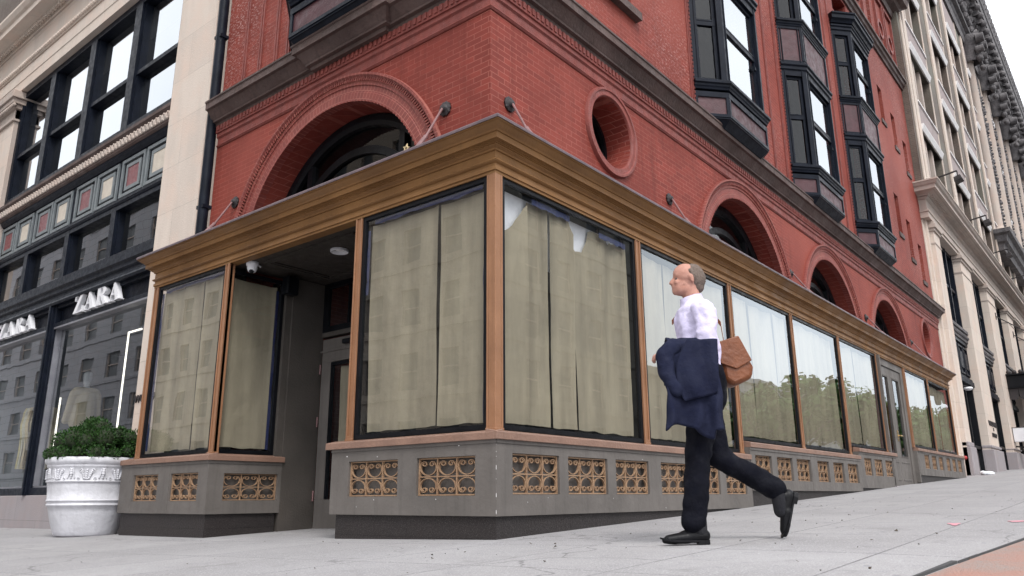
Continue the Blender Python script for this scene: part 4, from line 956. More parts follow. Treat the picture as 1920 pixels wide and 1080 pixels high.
# ================================================================== RIGHT STONE BUILDING
OB = thing('stone_office_building', 'tall pale stone office building with a heavy carved cornice beyond the red brick building', 'building', (22.3, .3, .8))
FS = FRM(.28); X0, XL = 22.2, 90
OPN = [(23.55 + 5.6 * k, 27.1 + 5.6 * k) for k in range(5)]
edges = [X0 + .45] + [x for o in OPN for x in o] + [52.0]
for i in range(0, len(edges), 2):
    mb = MB(); mb.box(FS, edges[i], edges[i + 1], -.9, 0, -.5, 9.0); mb.build('pier', M['stone'], OB, bevel=.01)
mb = MB(); mb.box(FRM(.47), X0, X0 + .45, -.9, 0, -.5, 9.4); mb.box(FRM(.40), X0 + .20, X0 + .4499, -.5, 0, -.5, 9.4)
mb.box(FS, X0 + .45, XL, -.9, -.02, 9.0, 9.95); mb.box(FS, 52, XL, -.9, -.01, -.5, 9.0); mb.build('wall', M['stone'], OB, bevel=.01)
for i in range(0, len(edges), 2):
    mb = MB(); a, b = edges[i], edges[i + 1]
    for (d, o, z0, z1) in ((.05, .10, -.5, 1.75), (.02, .06, 1.751, 1.9), ): mb.box(FS, a - (d if i else 0), b + d, -.8, o, z0 + (a - 22) * .032, z1 + (a - 22) * .022)
    mb.build('pier_base', M['ggranite'], OB, bevel=.02)
for i in range(0, len(edges) - 1, 2):
    mb = MB(); a, b = edges[i], edges[i + 1]
    for d, o, z0, z1 in ((.02, .02, 8.3, 8.36), (.05, .05, 8.75, 8.85), (.10, .10, 8.851, 8.98), (.06, .06, 8.981, 9.1)): mb.box(FS, a - d, b + d, -.3, o, z0, z1)
    mb.build('capital', M['stone2'], OB, bevel=.01)
P0, P1 = (X0 + .1, .28), (XL, .28)
PR = [(X0 - .05, .6), (X0 - .05, .28), (XL, .28)]
mb = MB(); sw = lambda pr, p=PR: mb.sweep(p, pr)
sw([(-.5, 9.1), (.02, 9.1), (.02, 9.28), (.05, 9.3), (.05, 9.36), (-.5, 9.38)]); sw([(-.5, 9.38), (.0, 9.38), (.0, 9.72), (.05, 9.75), (.09, 9.8), (-.5, 9.82)])
sw([(-.5, 9.82), (.10, 9.82), (.14, 9.86), (.40, 9.92), (.40, 10.04), (.46, 10.08), (.50, 10.16), (.52, 10.17), (.52, 10.22), (-.5, 10.28)])
x = X0 + .1
while x < 60: mb.box(FS, x, x + .09, .10, .22, 9.83, 9.915); x += .18
mb.build('ledge_cornice', M['stone2'], OB)
GS = FRM(.62)
for k, (a, b) in enumerate(OPN):
    # tall three light windows, metal spandrel, shop window
    mb = MB(); t = .12; w3 = (b - a) / 3
    for q in range(4): mb.box(GS, a + q * w3 - (t / 2 if 0 < q < 3 else 0 if q == 0 else t), a + q * w3 + (t / 2 if 0 < q < 3 else t if q == 0 else 0), -.1, .08, 6.1, 9.0)
    for q in range(3):
        s0, s1 = a + q * w3 + t, a + (q + 1) * w3 - t
        mb.box(GS, s0 - .06, s1 + .06, -.08, .06, 8.86, 9.0); mb.box(GS, s0 - .06, s1 + .06, -.08, .06, 6.1, 6.22); mb.box(GS, s0 - .06, s1 + .06, -.07, .04, 7.5, 7.6)
    w = mb.build('triple_window', M['navy'], OB)
    mb = MB(); mb.add([GS(s, -.05, z) for s, z in ((a, 6.1), (b, 6.1), (b, 9), (a, 9))], [(0, 1, 2, 3)]); mb.build('pane', M['glass_up'], w, recalc=False)
    mb = MB(); mb.box(GS, a, b, -.1, .05, 4.25, 5.55); mb.box(GS, a, b, -.1, .16, 4.05, 4.2); mb.box(GS, a, b, -.1, .12, 4.2, 4.3); mb.box(GS, a, b, -.1, .13, 5.5, 5.62)
    n = 4; ww = (b - a) / n
    for q in range(n):
        s0, s1 = a + q * ww + .08, a + (q + 1) * ww - .08
        for r_ in ((s0, s1, 4.4, 4.46), (s0, s1, 5.36, 5.42), (s0, s0 + .06, 4.46, 5.36), (s1 - .06, s1, 4.46, 5.36), (s0 + .14, s1 - .14, 4.62, 5.2)): mb.box(GS, r_[0], r_[1], .0505, .10, r_[2], r_[3])
    sp = mb.build('metal_spandrel', M['navy'], OB)
    mb = MB(); mb.box(GS, a, b, -.1, .17, 5.63, 5.95); mb.box(GS, a, b, -.1, .22, 5.951, 6.06)
    s = a + .08
    while s < b: mb.ball(GS(s, .18, 5.79), .07, 6, 4); s += .16
    mb.build('carved_band', M['ornament'], sp)
    mb = MB(); t = .10
    zb = gz((a + b) / 2, .3)
    for s0, s1 in ((a, a + t), (b - t, b), (a + .9, a + .9 + t), (a + .9 + t + 1.05, a + .9 + 2 * t + 1.05)): mb.box(GS, s0, s1, -.12, .08, zb - .2, 4.05)
    mb.box(GS, a + t, b - t, -.1, .06, zb + .85, zb + .95); mb.box(GS, a + t, a + .9, -.1, .06, 2.9, 3.02)
    w = mb.build('shop_window', M['black'], OB)
    mb = MB(); mb.add([GS(s, -.05, z) for s, z in ((a, zb), (b, zb), (b, 4.05), (a, 4.05))], [(0, 1, 2, 3)]); mb.build('pane', M['glass'], w, recalc=False)
    mb = MB(); mb.box(GS, a + t + .02, b - t, -.09, -.06, zb - .2, zb + .85); mb.build('stall_riser', M['ggranite'], w)
    mb = MB(); mb.box(GS, a + 1.15, a + 1.95, -.35, -.3, zb + .95, 4.0); mb.build('blind', M['stone2'], w)
mb = MB(); mb.box(GS, X0 + 1, 52, -1.6, -1.5, 0, 24); mb.box(GS, X0 + 1, 52, -1.5, -.2, 3.95, 4.05); mb.build('room_lining', M['dark'], OB)
# upper storeys: limestone strips, tan brick piers, triple sash windows under lintels whitened as if lit
UW = [(23.45 + 5.45 * k, 26.7 + 5.45 * k) for k in range(5)]
FL = [(10.45, 12.72), (13.88, 15.98), (17.15, 19.25), (20.4, 22.45)]
FU = FRM(.30)
holes = [rect(a, b, z0, z1) for a, b in UW for z0, z1 in FL]
mb = MB(); wall_with_holes(mb, FU, rect(X0, 51.5, 10.25, 25.1), holes, .38); mb.add([(X0, y, z) for z in (10.2, 25.1) for y in (.3, 9)], [(0, 1, 3, 2)]); mb.add([FU(s, 0, z) for s, z in ((51.5, 10.25), (XL, 10.25), (XL, 25.1), (51.5, 25.1))], [(0, 1, 2, 3)])
mb.build('brick_wall', M['tan'], OB, recalc=False)
mb = MB()
for a, b in UW:
    for s0, s1 in ((a - .62, a - .20), (a - .14, a - .0), (b + .0, b + .10)):
        mb = MB(); mb.box(FU, s0, s1, .0005, .07 if s1 - s0 > .3 else .04, 10.25, 24.4); mb.build('stone_strip', M['stone'], OB, bevel=.008)
mb = MB(); mb.box(FU, X0 + .3, X0 + .52, .0005, .05, 10.25, 24.4)
mb.build('stone_strip', M['stone'], OB, bevel=.008)
for a, b in UW:
    for z0, z1 in zip([f[1] for f in FL], [f[0] for f in FL[1:]] + [24.3]): mb = MB(); mb.box(FU, a, b, -.1, .025, z0 + .30, z1 - .07); mb.build('spandrel', M['pinkstone'], OB)
lint = MB(); a, b = UW[0]; z = FL[0][1]
lint.add([FU(s, o, zz) for s in (a - .02, b + .02) for o, zz in ((-.3, z), (.05, z), (.12, z + .20), (.12, z + .23), (-.3, z + .23))], [(0, 1, 2, 3, 4), (5, 6, 7, 8, 9)] + [(i, (i + 1) % 5, 5 + (i + 1) % 5, 5 + i) for i in range(5)])
li0 = lint.build('lintel', M['whitestone'], OB)
silm = MB(); silm.box(FU, a - .02, b + .02, -.3, .07, FL[0][0] - .07, FL[0][0]); si0 = silm.build('window_sill', M['whitestone'], OB)
mb = MB(); z0, z1 = FL[0]
w3 = (b - a) / 3
for q in (1, 2): mb.box(FU, a + q * w3 - .13, a + q * w3 + .13, -.34, -.10, z0, z1)
wn0 = mb.build('triple_window', M['stone2'], OB)
mb = MB()
for q in range(3):
    s0, s1 = a + q * w3 + (.13 if q else 0), a + (q + 1) * w3 - (.13 if q < 2 else 0)
    for r_ in ((s0, s0 + .05, z0, z1), (s1 - .05, s1, z0, z1), (s0 + .05, s1 - .05, z1 - .06, z1), (s0 + .05, s1 - .05, z0, z0 + .06), (s0 + .05, s1 - .05, (z0 + z1) / 2 - .03, (z0 + z1) / 2 + .03)): mb.box(FU, r_[0], r_[1], -.37, -.31, r_[2], r_[3])
mb.build('sash', M['navy'], wn0)
mb = MB(); mb.add([FU(s, -.36, z) for s, z in ((a, z0), (b, z0), (b, z1), (a, z1))], [(0, 1, 2, 3)]); mb.build('pane', M['glass_up'], wn0, recalc=False)
for i in range(5):
    for j in range(4):
        if i == j == 0: continue
        mv = (5.45 * i, 0, FL[j][0] - FL[0][0]); ml = (5.45 * i, 0, FL[j][1] - FL[0][1])
        copy_tree(wn0, OB, mv); copy_tree(si0, OB, mv); copy_tree(li0, OB, ml)
# giant order at the far end: ledge, half columns with scrolled capitals
mb = MB(); mb.sweep([(39.7, .6), (39.7, .3), (XL, .3)], [(-.2, 12.2), (.3, 12.2), (.35, 12.5), (.5, 12.6), (.55, 12.9), (.72, 13.0), (.75, 13.2), (-.2, 13.3)]); mb.build('column_ledge', M['ornament'], OB)
cm_ = MB()
CX = 40.9
cm_.lathe((CX, .25, 0), [(.42, 13.2), (.42, 13.6), (.30, 13.7), (.26, 13.9), (.25, 19), (.23, 23.4), (.27, 23.5)], 18); 
cb = cm_.build('column', M['stone2'], OB, smooth=50)
mb = MB(); mb.lathe((CX, .08, 0), [(.43, 23.4), (.5, 23.6), (.44, 23.8), (.6, 24.3), (.72, 24.5), (.72, 24.9), (.3, 25.0)], 12)
for sx in (-1, 1):
    for zz, rr, oo in ((24.55, .26, .42), (23.9, .2, .34)):
        mb.arc(FRM(.08), CX + sx * .5, zz, [(rr * .55, oo), (rr * .55, oo + .35), (rr, oo + .38), (rr, oo)], 0, 2 * math.pi, 14, True); mb.ball(FRM(.08)(CX + sx * .5, oo + .3, zz), rr * .35, 6, 4)
for i in range(7): mb.ball(FRM(.08)(CX + rnd.uniform(-.5, .5), .45, 23.5 + rnd.uniform(-.3, .5)), rnd.uniform(.1, .2), 6, 4)
mb.build('column_capital', M['ornament'], cb, smooth=60)
mb = MB(); 
for dx in (.75, 2.1, 3.45):
    for i in range(46): mb.ball(FU(CX + dx + rnd.uniform(-.14, .14), .08, 14.3 + i * .19), rnd.uniform(.06, .15) * (1 if dx == 2.1 else .8), 6, 4)
    mb.box(FU, CX + dx - .3, CX + dx + .3, -.1, .03, 13.3, 24.2)
pd = mb.build('garland', M['ornament'], cb, smooth=60)
mb = MB(); mb.box(FU, CX + 1.15, CX + 1.7, -.2, .02, 13.3, 24.0); mb.box(FU, CX + 2.5, CX + 3.05, -.2, .02, 13.3, 24.0); mb.build('dark_window', M['dark'], cb)
for i in range(1, 9): copy_tree(cb, OB, (4.25 * i, 0, 0))
# carved frieze and crowning cornice
mb = MB(); PE = [(X0 - .3, 1.2), (X0 - .3, .3), (XL, .3)]
mb.sweep(PE, [(-.3, 24.4), (.10, 24.4), (.14, 24.6), (.14, 24.8), (.22, 24.9), (.22, 25.05), (.40, 25.1), (.40, 26.3), (.48, 26.4), (.55, 26.5), (-.3, 26.5)])
mb.sweep(PE, [(-.3, 27.05), (.98, 27.05), (1.0, 27.2), (1.0, 27.55), (1.06, 27.6), (1.10, 27.85), (1.16, 28.05), (1.16, 28.12), (-.3, 28.5)])
mb.sweep(PE, [(-.3, 26.5), (.58, 26.5), (.58, 27.05), (-.3, 27.05)])
mb.build('cornice', M['ornament'], OB)
mb = MB(); x = X0
while x < 75:
    mb.box(FU, x, x + .42, .4, .92, 26.62, 27.04); mb.ball(FU(x + .21, .92, 26.62), .2, 7, 5); mb.ball(FU(x + .21, .55, 26.5), .2, 7, 5); x += 1.02
mb.build('scroll_bracket', M['ornament'], OB, smooth=60)
mb = MB(); x = X0
while x < 75:
    for q in range(9):
        f = q / 8 * math.pi; mb.ball(FU(x + .85 + math.cos(f) * .72, .44, 26.1 - math.sin(f) * .62), .13 + .05 * math.sin(f), 6, 4)
    mb.ball(FU(x, .46, 26.1), .2, 6, 4, (1, 1, 1.3)); mb.ball(FU(x, .44, 25.5), .12, 6, 4, (1, 1, 1.8)); x += 1.7
mb.build('frieze_garland', M['ornament'], OB, smooth=60)
mb = MB(); x = X0
while x < 75: mb.ball(FU(x, 1.12, 28.18), .13, 6, 4, (1.1, .8, 1.5)); mb.ball(FU(x + .3, 1.08, 27.9), .09, 6, 4); x += .6
mb.build('lion_cresting', M['ornament'], OB, smooth=60)
# floodlights on arms, two of them in loops of copies
fl = thing('floodlight', 'black floodlight on an arm over the ledge cornice, nearest the brick building', 'floodlight', (24.6, .28, 11.3), 'floodlights over the stone ledge')
mb = MB(); mb.tube([(24.6, .3, 11.25), (24.6, -.42, 11.36)], .03); mb.tube([(24.6, -.42, 11.36), (24.6, -.42, 11.16)], .02); mb.build('arm', M['iron'], fl)
mb = MB(); mb.add([(24.6 + x, -.42 + y, z) for x, y, z in ((-.17, -.1, 11.16), (.17, -.1, 11.16), (.17, .12, 11.10), (-.17, .12, 11.10), (-.2, -.16, 10.98), (.2, -.16, 10.98), (.2, .1, 10.90), (-.2, .1, 10.90))], [(0, 1, 2, 3), (4, 7, 6, 5), (0, 4, 5, 1), (1, 5, 6, 2), (2, 6, 7, 3), (3, 7, 4, 0)]); mb.build('lamp_head', M['iron'], fl, bevel=.02)
for k, lb in ((1, 'black floodlight on an arm over the ledge cornice, second from the brick building'), (2, 'black floodlight on an arm over the ledge cornice, third from the brick building'), (3, 'black floodlight over the ledge cornice, farthest from the brick building')):
    c = copy_tree(fl, None, (5.9 * k, 0, .02 * k)); c['label'] = lb
# dark entrance canopy with scalloped valance and its two stays
cn = thing('entrance_canopy', 'black metal canopy with a scalloped edge over a far doorway of the stone office building', 'canopy', (34.3, .28, 4.2))
mb = MB(); C_ = lambda s, o, z: (s, .28 - o, z)
mb.box(C_, 34.2, 42, 0, 3.4, 4.75, 5.25); mb.box(C_, 34.1, 42.1, -.0, 3.5, 5.251, 5.33); mb.box(C_, 34.15, 42.05, 0, 3.45, 4.70, 4.749)
cn_b = mb.build('canopy_body', M['black'], cn, bevel=.02)
mb = MB()
y = 0
while y < 3.4: mb.ball(C_(34.16, y + .12, 5.38), .1, 6, 4); y += .22
mb.build('cresting', M['iron'], cn, smooth=60)
mb = MB(); y = 0
while y < 3.3:
    mb.prism(lambda s, o, z: (34.24 + o, .28 - s, z), [(y, 4.70), (y + .36, 4.70)] + [(y + .18 + .16 * math.cos(t), 4.32 - .1 * math.sin(t)) for t in [math.pi * q / 8 for q in range(9)]], 0, .02); y += .37
mb.build('scalloped_valance', M['iron'], cn)
mb = MB(); mb.tube([(34.25, .28, 7.9), (34.9, -3.0, 5.3)], .022); mb.tube([(39.5, .28, 7.88), (39.9, -3.0, 5.3)], .022); mb.box(FS, 34.2, 34.3, 0, .03, 7.75, 8.05); mb.box(FS, 39.45, 39.55, 0, .03, 7.75, 8.05); mb.build('stay_rod', M['iron'], cn)
bx = thing('box_sign', 'white box sign projecting from the far stone pier under the canopy', 'sign', (33.6, .28, 2.4))
mb = MB(); mb.box(FS, 33.2, 33.5, .03, 1.1, 2.42, 2.98); mb.build('sign_box', M['white'], bx, bevel=.01)
mb = MB(); mb.box(FS, 33.19, 33.51, .0, 1.12, 2.981, 3.0); mb.box(FS, 33.3, 33.4, .0, .03, 2.4, 3.0); mb.build('bracket', M['iron'], bx)
mb = MB(); mb.box(lambda s, o, z: (33.199 - o, .28 - s, z), .78, .86, 0, .004, 2.55, 2.86); mb.box(lambda s, o, z: (33.199 - o, .28 - s, z), .70, .92, 0, .004, 2.861, 2.88); mb.build('marking', M['iron'], bx)
vc = thing('bullet_camera', 'small black camera on the far pier under the white box sign', 'camera', (33.6, .2, 2.2))
mb = MB(); mb.tube([(33.6, .28, 2.25), (33.6, -.1, 2.2)], .03); mb.build('bracket', M['iron'], vc)
mb = MB(); mb.tube([(33.6, -.1, 2.2), (33.5, -.35, 2.15)], .07, 10); mb.build('housing', M['iron'], vc)
gl = thing('wall_globe', 'white dome light inside the first opening of the stone office building', 'light', (24.5, .5, 3.7))
mb = MB(); mb.lathe((24.3, .25, 0), [(.001, 3.76), (.12, 3.75), (.14, 3.70), (.08, 3.65), (.001, 3.64)], 20); mb.build('shade', M['white'], gl, smooth=50)
mb = MB(); mb.tube([(24.3, .25, 3.77), (24.3, .6, 3.9)], .02); mb.build('bracket', M['iron'], gl)
pb = thing('plastic_bag', 'crumpled white plastic bag at the foot of the first stone pier', 'bag', (22.8, -.05, gz(22.8, -.1)))
mb = MB()
for i in range(9): mb.ball((22.55 + i * .12, -.08 + .05 * math.sin(i * 2.1), gz(22.8, -.1) + .05), .09 + .03 * math.sin(i * 1.7), 7, 5, (1.1, .9, .6))
mb.build('film', M['film'], pb, smooth=60)
# ------------------------------------------------------------------ lettering on walls
def text_obj(name, txt, size, loc, rotz, mat, par, ext=.01):
    cu_ = bpy.data.curves.new(name, 'FONT'); cu_.body = txt; cu_.size = size; cu_.extrude = ext; cu_.align_x = 'CENTER'
    t_ = bpy.data.objects.new(name, cu_); COL.objects.link(t_); bpy.context.view_layer.update()
    me = bpy.data.meshes.new_from_object(t_.evaluated_get(bpy.context.evaluated_depsgraph_get())); me.name = name
    bpy.data.objects.remove(t_); me.materials.clear(); me.materials.append(mat)
    o = bpy.data.objects.new(name, me); COL.objects.link(o)
    o.location = loc; o.rotation_euler = (math.pi / 2, 0, rotz)
    if par: attach(o, par)
    return o
tl = thing('wall_lettering', 'dark metal lettering in three lines on the second stone pier beyond the brick building', 'sign', (28.35, .28, 2.5))
text_obj('lettering', 'WOODWARD', .27, (28.35, .265, 2.72), 0, M['iron'], tl); text_obj('lettering', '&', .16, (28.35, .265, 2.57), 0, M['iron'], tl); text_obj('lettering', 'LOTHROP', .22, (28.35, .265, 2.33), 0, M['iron'], tl)
tw = thing('wall_lettering', 'dark metal letter W at the edge of the pale pier beside the storefront', 'sign', (.5, 7.38, 1.74))
text_obj('lettering', 'WOODWARD', .17, (.488, 6.93, 1.72), R(-90), M['iron'], tw)
# raised serif letters of the shop name
GL_ = {
 'Z': (.74, [[(.05, 1), (.72, 1), (.70, .955), (.05, .955)], [(.05, 1), (.05, .70), (.085, .70), (.13, .86), (.22, .95), (.22, 1)], [(.47, .96), (.72, .98), (.26, .04), (.0, .02)], [(.0, 0), (.72, 0), (.72, .045), (.0, .045)], [(.74, .34), (.70, .34), (.65, .16), (.55, .045), (.55, 0), (.74, 0)]]),
 'A': (.88, [[(0, 0), (.28, 0), (.28, .04), (0, .04)], [(.10, .03), (.155, .03), (.42, .90), (.38, .98)], [(.37, 1), (.45, 1), (.80, .03), (.56, .03), (.32, .84)], [(.20, .31), (.62, .31), (.60, .36), (.21, .36)], [(.48, 0), (.88, 0), (.88, .04), (.48, .04)]]),
 'R': (.86, [[(0, 0), (.38, 0), (.38, .04), (0, .04)], [(0, .96), (.4, .96), (.4, 1), (0, 1)], [(.09, .03), (.29, .03), (.29, .98), (.09, .98)], None, [(.33, .5), (.56, .5), (.84, .03), (.60, .03)], [(.56, 0), (.88, 0), (.88, .04), (.56, .04)]])}
def shop_sign(sl, zb, hgt, label, step):
    t_ = thing('shop_sign', label, 'sign', (.62, sl, zb), 'raised shop signs on the black fascia')
    x = 0
    for ch in 'ZARA':
        w, polys = GL_[ch]; mb = MB(); F = lambda s, o, z: (.62 - o, sl - (x + s * .95) * step, zb + z * hgt)
        for i, p in enumerate(polys):
            o1 = .05 + .0012 * i
            if p is None:
                n = 14; oc = [(.38 + math.cos(a) * .34, .745 + math.sin(a) * .255) for a in [math.pi / 2 - math.pi * q / n for q in range(n + 1)]]
                ic = [(.34 + math.cos(a) * .15, .745 + math.sin(a) * .205) for a in [math.pi / 2 - math.pi * q / n for q in range(n + 1)]]
                oc = [(.28, 1.0)] + oc + [(.28, .49)]; ic = [(.28, .95)] + ic + [(.28, .54)]
                m_ = len(oc); vs = [F(a, o, z) for o in (-.03, o1) for a, z in oc + ic]
                fs = []
                for k in (0, 2 * m_): fs += [(k + j, k + j + 1, k + m_ + j + 1, k + m_ + j) for j in range(m_ - 1)]
                fs += [(j, j + 1, 2 * m_ + j + 1, 2 * m_ + j) for j in range(m_ - 1)] + [(m_ + j, m_ + j + 1, 3 * m_ + j + 1, 3 * m_ + j) for j in range(m_ - 1)]
                mb.add(vs, fs)
            else: mb.prism(F, p, -.03, o1)
        mb.build('letter', M['white'], t_); x += w + .04
shop_sign(10.42, 3.545, .33, 'white raised ZARA letters on the black fascia above the window with the mannequin', .52)
shop_sign(14.05, 3.545, .33, 'white raised ZARA letters on the black fascia at the left edge of the photo', .52)
# ------------------------------------------------------------------ shop display
mq = thing('mannequin', 'pale headed mannequin in a beige open jacket behind the shop window', 'mannequin', (1.7, 12.2, .42))
mb = MB(); mb.box(lambda s, o, z: (s, o, z), 1.35, 2.05, 11.85, 12.55, .42, .98); mb.build('display_plinth', M['white'], mq, bevel=.01)
def blobs(vox, prims, T, name, mat, par, smooth_it=6, disp=None):
    """one continuous skin over overlapping tapered limbs: (p0, p1, r0, r1[, side stretch])"""
    mb = MB()
    for pr in prims:
        p0, p1, r0, r1 = Vector(pr[0]), Vector(pr[1]), pr[2], pr[3]; k = pr[4] if len(pr) > 4 else 1
        d = p1 - p0; L = d.length; d = d / L if L > 1e-6 else Vector((0, 0, 1))
        a = Vector((0, 1, 0)); a = (a - d * a.dot(d)); a = a.normalized() if a.length > .05 else Vector((1, 0, 0)); b = d.cross(a)
        rings = []
        for i in range(1, 5): t = math.pi / 2 * i / 4; rings.append((p0 - d * r0 * math.cos(t), r0 * math.sin(t)))
        for i in range(1, 4): f = i / 4; rings.append((p0 + (p1 - p0) * f, r0 + (r1 - r0) * f))
        for i in range(4, 0, -1): t = math.pi / 2 * i / 4; rings.append((p1 + d * r1 * math.cos(t), r1 * math.sin(t)))
        n = 14; vs = []
        for c, r_ in rings: vs += [c + (a * k * math.cos(2 * math.pi * j / n) + b * math.sin(2 * math.pi * j / n)) * r_ for j in range(n)]
        m_ = len(rings); vs += [p0 - d * r0, p1 + d * r1]
        fs = [(i * n + j, i * n + (j + 1) % n, (i + 1) * n + (j + 1) % n, (i + 1) * n + j) for i in range(m_ - 1) for j in range(n)]
        fs += [(len(vs) - 2, (j + 1) % n, j) for j in range(n)] + [(len(vs) - 1, (m_ - 1) * n + j, (m_ - 1) * n + (j + 1) % n) for j in range(n)]
        mb.add([T(*v) for v in vs], fs)
    o = mb.build(name, mat, None)
    r_ = o.modifiers.new('skin', 'REMESH'); r_.mode = 'VOXEL'; r_.voxel_size = vox
    s_ = o.modifiers.new('soften', 'SMOOTH'); s_.iterations = smooth_it; s_.factor = .5
    bpy.context.view_layer.update()
    me = bpy.data.meshes.new_from_object(o.evaluated_get(bpy.context.evaluated_depsgraph_get())); me.name = name
    o.modifiers.clear(); o.data = me; me.shade_smooth()
    if disp:
        nr = [v.normal.copy() for v in me.vertices]
        for v, q in zip(me.vertices, nr): v.co += q * disp(v.co)
    if not me.materials: me.materials.append(mat)
    if par: attach(o, par)
    return o
TM = lambda u, l, z: (1.7 + l, 12.2 + u, z + .98)
blobs(.014, [((-.0, 0, 1.63), (0, 0, 1.78), .075, .085), ((.03, 0, 1.62), (.05, 0, 1.66), .05, .045), ((0, 0, 1.40), (0, 0, 1.6), .06, .055), ((0, -.12, 1.38), (0, .12, 1.38), .1, .1), ((0, 0, 1.0), (0, 0, 1.3), .13, .15, 1.1), ((0, 0, .9), (0, 0, 1.0), .15, .14), ((0, .08, .85), (0, .08, .1), .09, .05), ((0, -.08, .85), (0, -.08, .1), .09, .05)], TM, 'figure', M['white'], mq)
jm = paint('beige_cloth', (.66, .54, .36), (.72, .6, .42), .9, scale=5, bmp=.01, bscale=8)
blobs(.016, [((0, -.16, 1.42), (0, .16, 1.42), .115, .115), ((0, 0, .85), (0, 0, 1.35), .21, .17, 1.2), ((.0, .22, 1.38), (.04, .30, .85), .085, .065), ((.0, -.22, 1.38), (.04, -.30, .85), .085, .065)], TM, 'jacket', jm, mq)
rk = thing('clothes_rack', 'steel rail rack hung with yellow and cream clothes behind the shop window', 'rack', (1.5, 13.4, .42))
mb = MB(); mb.tube([(1.4, 13.85, .42), (1.4, 13.85, 2.3), (1.4, 12.95, 2.3), (1.4, 12.95, .42)], .015); mb.build('rail', M['steel'], rk)
for i, (y, c) in enumerate(((12.95, (.62, .50, .22)), (12.85, (.6, .55, .4)), (12.7, (.65, .5, .28)), (12.55, (.2, .16, .12)), (12.45, (.55, .48, .36)))):
    mb = MB(); n = 10
    for j in range(n + 1):
        for k, xx in enumerate((-.24, -.2, 0, .2, .24)):
            z = 2.2 - j / n * 1.25 - (.12 if k in (0, 4) else .03 if k in (1, 3) else 0) * (1 if j < 3 else 0)
            for sd in (0,): mb.v.append((1.4 + xx, y + .78 + .03 * math.sin(k * 2 + j * .7), z))
    mb.f = [(j * 5 + k, j * 5 + k + 1, (j + 1) * 5 + k + 1, (j + 1) * 5 + k) for j in range(n) for k in range(4)]
    o = mb.build('garment', paint('cloth', c, tuple(x * .8 for x in c), .9, scale=8), rk, recalc=False); so_ = o.modifiers.new('t', 'SOLIDIFY'); so_.thickness = .03
for (y0, y1, z0, z1, lb) in ((9.99, 9.5, .42, 3.3, 'tall lit white light strip frame at the right of the shop window'), (12.62, 12.62, .42, 2.32, 'short lit white light strip beside the clothes rack')):
    lt = thing('light_strip', lb, 'light', (1.4, y0, z0)); mb = MB()
    mb.box(lambda s, o, z: (s, o, z), 1.39, 1.415, y0 - .010, y0 + .010, z0, z1)
    if y1 != y0: mb.box(lambda s, o, z: (s, o, z), 1.39, 1.415, y1, y0 - .0101, z1 - .025, z1)
    mb.build('tube', M['led'], lt)
# ------------------------------------------------------------------ planter and shrub
PC = (-.12, 7.14); pz = gz(*PC)
pl = thing('planter', 'large white urn planter with a moulded leaf band beside the storefront', 'planter', (PC[0], PC[1], pz))
mb = MB(); prof = [(.001, 0), (.37, 0), (.385, .02), (.40, .06), (.44, .18), (.475, .32), (.492, .385), (.512, .395), (.518, .41), (.506, .425), (.505, .445), (.52, .455), (.525, .47), (.512, .485), (.523, .60), (.533, .70), (.548, .705), (.556, .72), (.546, .735),
                   (.548, .90), (.558, .91), (.566, .925), (.562, .94), (.572, .95), (.59, .97), (.597, 1.0), (.592, 1.03), (.575, 1.045), (.54, 1.045), (.52, 1.02), (.5, .95), (.001, .94)]
SC_ = .965
mb.lathe((PC[0], PC[1], pz), [(r * .985, z * SC_) for r, z in prof], 72); mb.build('pot', M['potwhite'], pl, smooth=55)
mb = MB()
def onpot(a, z, off=.0): r_ = (.552 + (z - .735) / .165 * .004) * .985 + off; return (PC[0] + math.cos(a) * r_, PC[1] + math.sin(a) * r_, pz + z * SC_)
for k in range(18):
    a0 = k / 18 * 2 * math.pi
    if k % 2 == 0:
        for sg in (-1, 1):
            mb.tube([onpot(a0 + sg * (.02 + .11 * math.sin(t * 1.5)), .745 + .14 * t + (0 if t < .8 else -.03 * (t - .8) * 5), .004) for t in [q / 12 for q in range(13)]], .008, 6)
            for q in range(5): mb.ball(onpot(a0 + sg * (.055 + .012 * q), .76 + .024 * q), .017, 6, 4)
            pts = [onpot(a0 + sg * (.13 + .03 * math.cos(t)), .86 + .022 * math.sin(t)) for t in [q * .7 for q in range(9)]]; mb.tube(pts, .007, 5)
        for q in range(5): mb.ball(onpot(a0, .755 + .028 * q), .015, 6, 4)
    else:
        for sg in (-1, 1):
            pts = [onpot(a0 + sg * (.02 + .07 * t), .88 - .10 * t + .04 * math.sin(t * 6), .002) for t in [q / 10 for q in range(11)]]; mb.tube(pts, .007, 5)
            pts = [onpot(a0 + sg * (.17 + .025 * math.cos(t)), .755 + .016 * math.sin(t)) for t in [q * .8 for q in range(8)]]; mb.tube(pts, .006, 5)
        for q, r_ in ((.875, .02), (.85, .024), (.82, .026), (.79, .018), (.765, .014)): mb.ball(onpot(a0, q), r_, 7, 5)
mb.build('leaf_relief', M['potwhite'], pl, smooth=60)
mb = MB(); mb.lathe((PC[0], PC[1], pz), [(.001, .955), (.3, .96), (.505, .95)], 30); mb.build('soil', M['soil'], pl)
def foliage_mat(name, a, b_, c):
    m, t, b = nodes(name); P = pos(t)
    col = mixc(t, noise_fac(t, P, 3.5, 3, .5, .35, .65), a, b_); col = mixc(t, noise_fac(t, P, 40, 2, .5, .5, .7), col, c)
    t.links.new(col, b.inputs['Base Color']); b.inputs['Roughness'].default_value = .6; b.inputs['Specular IOR Level'].default_value = .25; return m
fm = foliage_mat('evergreen_spray', (.012, .040, .008), (.020, .060, .011), (.042, .10, .018))
sh = thing('shrub', 'dense dark green evergreen shrub growing in the white urn planter', 'shrub', (PC[0], PC[1], pz + .93))
mb = MB(); lobes = []
rs = random.Random(3)
